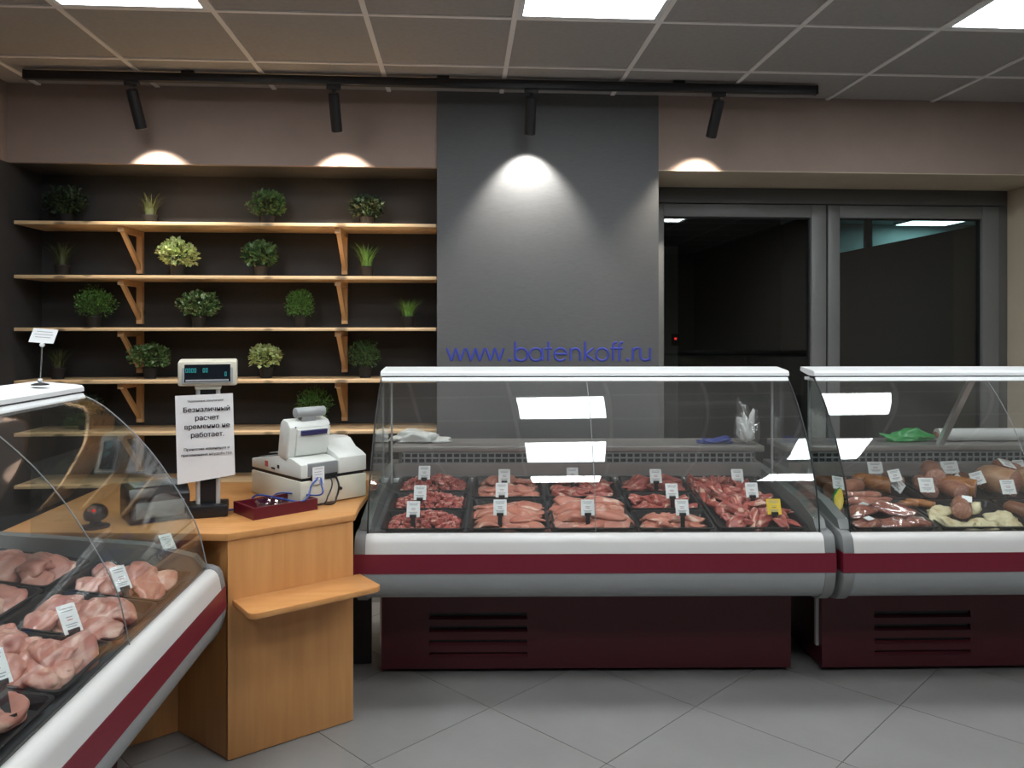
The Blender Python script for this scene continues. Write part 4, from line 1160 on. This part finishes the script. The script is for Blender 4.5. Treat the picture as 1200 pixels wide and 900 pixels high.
# local x along the rear face (right), local y towards the staff
box((0, 0, 0.004), (RW, RD, 0.098)).build('cash_drawer', 'plastic_cream', reg, bevel=0.005)
box((0.008, 0.008, 0.098), (RW - 0.008, RD - 0.008, 0.110)).build('drawer_gap', 'plastic_black', reg)
MB().prism([(0.0, 0.110), (0.0, 0.162), (0.06, 0.178), (0.16, 0.182), (0.36, 0.150), (0.395, 0.146), (0.395, 0.110)], 0.002, 0.168).build('body', 'plastic_white', reg, smooth=30, bevel=0.004)
MB().prism([(0.10, 0.1835), (0.355, 0.1525), (0.355, 0.1560), (0.10, 0.1870)], 0.015, 0.155).build('keypad', 'plastic_grey', reg)
box((0.030, -0.003, 0.113), (0.165, 0.06, 0.164)).build('rear_cover', 'plastic_grey', reg, bevel=0.004)
box((0.045, -0.0045, 0.098), (0.160, 0.01, 0.119)).build('socket_bay', 'plastic_black', reg)
pts = [(0.0, 0.110), (0.0, 0.172), (0.03, 0.186), (0.075, 0.200), (0.115, 0.232), (0.150, 0.238), (0.24, 0.232), (0.30, 0.205), (0.33, 0.15), (0.33, 0.110)]
MB().prism(pts, 0.170, RW).build('printer_cover', 'plastic_white', reg, smooth=30, bevel=0.004)
MB().tube([(RW + 0.001, 0.10, 0.20), (RW + 0.001, 0.18, 0.22)], 0.003, 6).build('cover_seam', 'plastic_grey', reg)
# raised operator display, its back and customer window towards us
m = T(0.075, 0.11, 0.168) @ RX(R(14))
MB().prism([(0.0, 0.0), (-0.012, 0.02), (-0.005, 0.135), (0.02, 0.152), (0.06, 0.152), (0.075, 0.13), (0.065, 0.0)], -0.078, 0.105, m=m).build('display_housing', 'plastic_white', reg, smooth=30, bevel=0.006)
hs = MB().prism([(-0.020, 0.022), (-0.012, 0.128), (0.005, 0.130), (0.0, 0.022)], -0.048, 0.094, m=m).build('rear_panel', 'plastic_white', reg, bevel=0.004)
MB().box((-0.034, -0.0215, 0.104), (0.082, -0.010, 0.124), m).build('customer_window', 'screen_blue', reg, bevel=0.002)
MB().box((-0.02, 0.015, 0.150), (0.045, 0.045, 0.172), m).build('printer_neck', 'plastic_midgrey', reg, bevel=0.003)
MB().tube([(-0.045, 0.03, 0.184), (0.085, 0.03, 0.184)], 0.020, 14, m=m).build('display_bar', 'plastic_midgrey', reg, smooth=50, bevel=0.003)
for sx in (-0.055, 0.098):
    MB().lathe([(0, 0), (0.003, 0), (0.003, 0.002), (0, 0.002)], 8, m @ T(sx, -0.006, 0.137) @ RX(PI / 2)).build('screw', 'plastic_black', reg)
MB().lathe([(0, 0), (0.007, 0), (0.006, 0.008), (0, 0.010)], 12, T(0.175, -0.0005, 0.052) @ RX(PI / 2)).build('drawer_lock', 'plastic_black', reg, smooth=40)
MB().box((0.0005, 0.255, 0.128), (0.0025, 0.280, 0.150)).build('red_key_switch', 'print_red', reg)
MB().box((0.0005, 0.200, 0.122), (0.0025, 0.228, 0.130)).build('port', 'plastic_black', reg)
MB().box((0.0005, 0.165, 0.130), (0.0025, 0.180, 0.144)).build('port', 'plastic_black', reg)
for k in range(6):
    MB().box((0.030 + k * 0.020, 0.14, 0.172), (0.044 + k * 0.020, 0.30, 0.1745), T(0, 0, 0.012) @ T(0, 0.22, 0.17) @ RX(R(-7)) @ T(0, -0.22, -0.17)) .build('key_row', 'plastic_midgrey', reg)
box((0.048, -0.0065, 0.083), (0.100, -0.0055, 0.150)).build('paper_label', 'card_white', reg)
lb = MB()
for zz, ww in ((0.142, 0.036), (0.130, 0.03), (0.120, 0.034), (0.108, 0.028), (0.098, 0.034)):
    lb.box((0.056, -0.0070, zz - 0.001), (0.056 + ww, -0.0065, zz + 0.001))
lb.build('label_print', 'print_grey', reg)

# coin tray
q = at_z(297, 610, DZ).xy
ctm = T(q.x, q.y, DZ) @ RZ(R(43 - 3.69))
ct = thing('coin_tray', 'dark red coin tray with a clear dish in front of the cash register', 'tray', ctm)
cw, cd, chh = 0.255, 0.168, 0.042
tb = MB().box((0, 0, 0), (cw, cd, 0.006))
for a, b in (((0, 0, 0.006), (cw, 0.010, chh)), ((0, cd - 0.010, 0.006), (cw, cd, chh)), ((0, 0.010, 0.006), (0.010, cd - 0.010, chh)), ((cw - 0.010, 0.010, 0.006), (cw, cd - 0.010, chh))): tb.box(a, b)
tb.build('tray_body', 'tray_red', ct)
MB().lathe([(0.0, 0.0), (0.040, 0.0), (0.058, 0.020), (0.064, 0.034), (0.061, 0.034), (0.055, 0.020), (0.038, 0.004), (0, 0.004)], 24, T(0.115, cd / 2, 0.0065)).build('dish', 'clear_plastic', ct, smooth=50)
# cables
def reg_w(x, y, z):
    return (reg.matrix_world @ Vector((x, y, z)))
bpy.context.view_layer.update()
def cable(pts, r, material, label):
    o = MB().tube(smooth_line(pts, 8), r, 6).build('cable', material, None, smooth=60, label=label, cat='cable', group='cables behind the cash register')
    return o
Z = DZ + 0.005
ctw = lambda x, y, z: ctm @ Vector((x, y, z))
cable([reg_w(0.07, -0.006, 0.108), reg_w(0.05, -0.03, 0.105), reg_w(0.02, -0.045, 0.090), reg_w(-0.03, -0.06, 0.04), ctw(0.10, cd + 0.004, 0.05), ctw(0.06, cd + 0.02, 0.010), ctw(-0.02, cd + 0.035, 0.005)], 0.0035, 'cable_blue', 'blue cable looping from the register over the tray edge')
cable([reg_w(0.085, -0.006, 0.104), reg_w(0.07, -0.035, 0.085), reg_w(0.05, -0.05, 0.05), ctw(0.19, cd + 0.006, 0.045), ctw(0.14, cd + 0.012, 0.02), ctw(0.05, cd + 0.03, 0.005)], 0.0032, 'cable_blue', 'second blue cable hanging lower beside the white label')
cable([reg_w(0.125, -0.006, 0.106), reg_w(0.12, -0.03, 0.08), reg_w(0.10, -0.035, 0.04), reg_w(0.06, -0.04, 0.01), ctw(0.20, cd + 0.010, 0.006)], 0.003, 'cable_black', 'thin black cable curving down from the socket bay')
cable([reg_w(0.15, -0.006, 0.106), reg_w(0.15, -0.03, 0.07), reg_w(0.135, -0.038, 0.03), reg_w(0.11, -0.035, 0.0045), ctw(0.262, cd - 0.02, 0.0045), ctw(0.262, cd - 0.08, 0.0045)], 0.0042, 'cable_black', 'thick black cable from the socket bay down to desk')

# ------------------------------------------------------------------ customer display on its pole, with the notice
q = at_z(239, 607, DZ)
ang = R(14)
cdp = thing('customer_display', 'cream customer display on a black and silver pole', 'display', T(q.x, q.y + 0.05, DZ) @ RZ(ang))
box((-0.070, -0.055, 0), (0.070, 0.055, 0.045)).build('pole_base', 'plastic_black', cdp, bevel=0.006)
box((-0.030, -0.018, 0.045), (0.030, 0.018, 0.475)).build('pole', 'plastic_black', cdp)
for s0 in (-1, 1):
    MB().tube([(s0 * 0.034, -0.014, 0.045), (s0 * 0.034, -0.014, 0.475)], 0.0085, 10).build('silver_edge', 'aluminium', cdp, smooth=50)
box((-0.045, -0.03, 0.462), (0.045, 0.025, 0.490)).build('head_socket', 'plastic_cream', cdp, bevel=0.005)
hd = MB().prism([(-0.040, 0.476), (-0.046, 0.566), (0.030, 0.574), (0.038, 0.482)], -0.101, 0.101).build('display_head', 'plastic_cream', cdp, bevel=0.008)
mm = T(0, -0.0432, 0.522) @ RX(R(-3.4))
MB().box((-0.087, -0.0025, -0.036), (0.087, 0.004, 0.037), mm).build('bezel', 'plastic_midgrey', hd, bevel=0.002)
MB().box((-0.078, -0.0040, -0.030), (0.078, 0.0, 0.033), mm).build('screen', 'screen_dark', hd)
dg = MB()
for x0, n in ((-0.074, 4), (-0.016, 2), (0.058, 1)):
    for k in range(n):
        xx = x0 + k * 0.0095
        z0 = 0.004 if x0 < 0.05 else -0.010
        dg.box((xx, -0.0046, z0), (xx + 0.007, -0.004, z0 + 0.0022), mm); dg.box((xx, -0.0046, z0 + 0.013), (xx + 0.007, -0.004, z0 + 0.0152), mm)
        dg.box((xx, -0.0046, z0), (xx + 0.0018, -0.004, z0 + 0.015), mm); dg.box((xx + 0.0052, -0.0046, z0), (xx + 0.007, -0.004, z0 + 0.015), mm)
dgo = dg.build('digits', 'digit_teal', hd); dgo['kind'] = 'stuff'
MB().box((-0.074, -0.0046, -0.028), (0.072, -0.004, -0.0215), mm).build('caption_strip', 'print_grey', hd)
# the paper notice taped to the pole
npm = T(q.x, q.y + 0.05, DZ) @ RZ(ang) @ T(0, -0.034, 0) @ RY(R(-1.5))
nt_ = thing('paper_notice', 'white paper notice with black Cyrillic text taped to display pole', 'notice', npm)
sh = MB(); nxs, nzs = 12, 14
vs = []; fs = []
def pz(fx, fz): return (-0.098 + 0.196 * fx, -0.004 * math.sin(fx * PI) - 0.010 * (1 - fz) ** 2 * (0.5 - fx) - 0.006, 0.128 + 0.318 * fz + 0.018 * fx * (1 - fz) * 1.0)
for side in (0, 0.0006):
    for i in range(nxs + 1):
        for j in range(nzs + 1):
            p = pz(i / nxs, j / nzs); vs.append((p[0], p[1] + side, p[2]))
n1 = (nxs + 1) * (nzs + 1)
for i in range(nxs):
    for j in range(nzs):
        a = i * (nzs + 1) + j; b = a + nzs + 1
        fs.append((a, b, b + 1, a + 1)); fs.append((a + n1, a + 1 + n1, b + 1 + n1, b + n1))
sh.raw(vs, fs).build('sheet', 'paper', nt_, smooth=60)
tm = lambda z, x=0.004: T(x, -0.0118, z) @ RX(PI / 2)
text_part('heading_line', 'Уважаемые покупатели', 0.0105, 'ink', nt_, tm(0.424))
for i, s in enumerate(('Безналичный', 'расчет', 'временно не', 'работает.')):
    text_part('notice_line', s, 0.0248, 'ink', nt_, tm(0.392 - 0.0305 * i, 0.007), bold=0.0005)
for i, s in enumerate(('Приносим извинения и', 'причиненные неудобства.')):
    text_part('small_line', s, 0.0138, 'ink', nt_, tm(0.250 - 0.020 * i, 0.004), bold=0.0002)

# ------------------------------------------------------------------ things behind the left counter glass, on the desk
q = at_z(152, 617, DZ)
rp = thing('receipt_printer', 'black box-shaped device with sloping lid behind left counter glass', 'printer', T(q.x, q.y, DZ) @ RZ(R(32)))
MB().prism([(0, 0.002), (0, 0.095), (0.03, 0.122), (0.17, 0.122), (0.19, 0.10), (0.19, 0.002)], 0.0, 0.20).build('case', 'plastic_black', rp, smooth=30, bevel=0.005)
MB().prism([(0.034, 0.1225), (0.034, 0.126), (0.15, 0.126), (0.15, 0.1225)], 0.02, 0.18).build('lid', 'plastic_grey', rp, bevel=0.002)
MB().box((0.02, -0.003, 0.02), (0.18, 0.001, 0.075)).build('front_plate', 'plastic_grey', rp, bevel=0.002)
q = at_z(112, 618, DZ)
bs = thing('barcode_scanner', 'small black scanner with a red light behind the left glass', 'scanner', T(q.x, q.y, DZ))
MB().lathe([(0, 0), (0.045, 0), (0.045, 0.008), (0.02, 0.014), (0.014, 0.03), (0, 0.03)], 18).build('stand', 'plastic_black', bs, smooth=40)
link('head', blob('head', 'plastic_black', 0.036, 0.045, 0.040, 151, 0.08), bs).location = (0, 0, 0.026)
MB().lathe([(0, 0), (0.006, 0), (0.005, 0.003), (0, 0.004)], 12, T(0.012, -0.038, 0.066) @ RX(PI / 2)).build('red_light', 'led_red', bs, smooth=50)
MB().lathe([(0.013, 0), (0.017, 0), (0.017, 0.004), (0.013, 0.004)], 14, T(0.006, -0.036, 0.068) @ RX(PI / 2)).build('chrome_ring', 'chrome', bs, smooth=50)

# little card stand on the left counter's rail
Mi = M3.inverted()
o = Mi @ Vector((0, 0, EYE)); far = Mi @ W((47 - 600) / FPX * 3, 3, EYE)
d = far - o
k = (0.44 - o.y) / d.y
xs_ = (o + d * k).x
cs = thing('card_stand', 'white card on a thin chrome stand on the left counter rail', 'sign', M3 @ T(xs_, 0.44, 1.280) @ RZ(R(-90)))
MB().lathe([(0, 0), (0.024, 0), (0.024, 0.003), (0.010, 0.007), (0, 0.007)], 20).build('base', 'black_metal', cs, smooth=40)
MB().lathe([(0, -0.0075), (0.0055, -0.005), (0.0075, 0), (0.0055, 0.005), (0, 0.0075)], 12, T(0, 0, 0.014)).build('bead', 'card_white', cs, smooth=60)
MB().tube([(0, 0, 0.007), (0.005, 0, 0.115)], 0.0027, 8).build('rod', 'chrome', cs, smooth=60)
MB().lathe([(0, -0.0075), (0.0055, -0.005), (0.0075, 0), (0.0055, 0.005), (0, 0.0075)], 12, T(0.006, 0, 0.121)).build('bead', 'card_white', cs, smooth=60)
m = T(0.002, 0.0, 0.127) @ RY(R(4)) @ RZ(R(-10)) @ RX(R(-24))
shr = Matrix(((1, 0, -0.18, 0), (0, 1, 0, 0), (0, 0, 1, 0), (0, 0, 0, 1)))
cc = MB().box((-0.040, -0.0006, 0), (0.040, 0.0006, 0.046), m).build('card', 'card_white', cs)
pr = MB()
for zz, ww in ((0.036, 0.05), (0.027, 0.06), (0.018, 0.05)):
    pr.box((-ww / 2, -0.0011, zz - 0.0008), (ww / 2, -0.0006, zz + 0.0008), m)
pr.build('printed_lines', 'print_grey', cc)
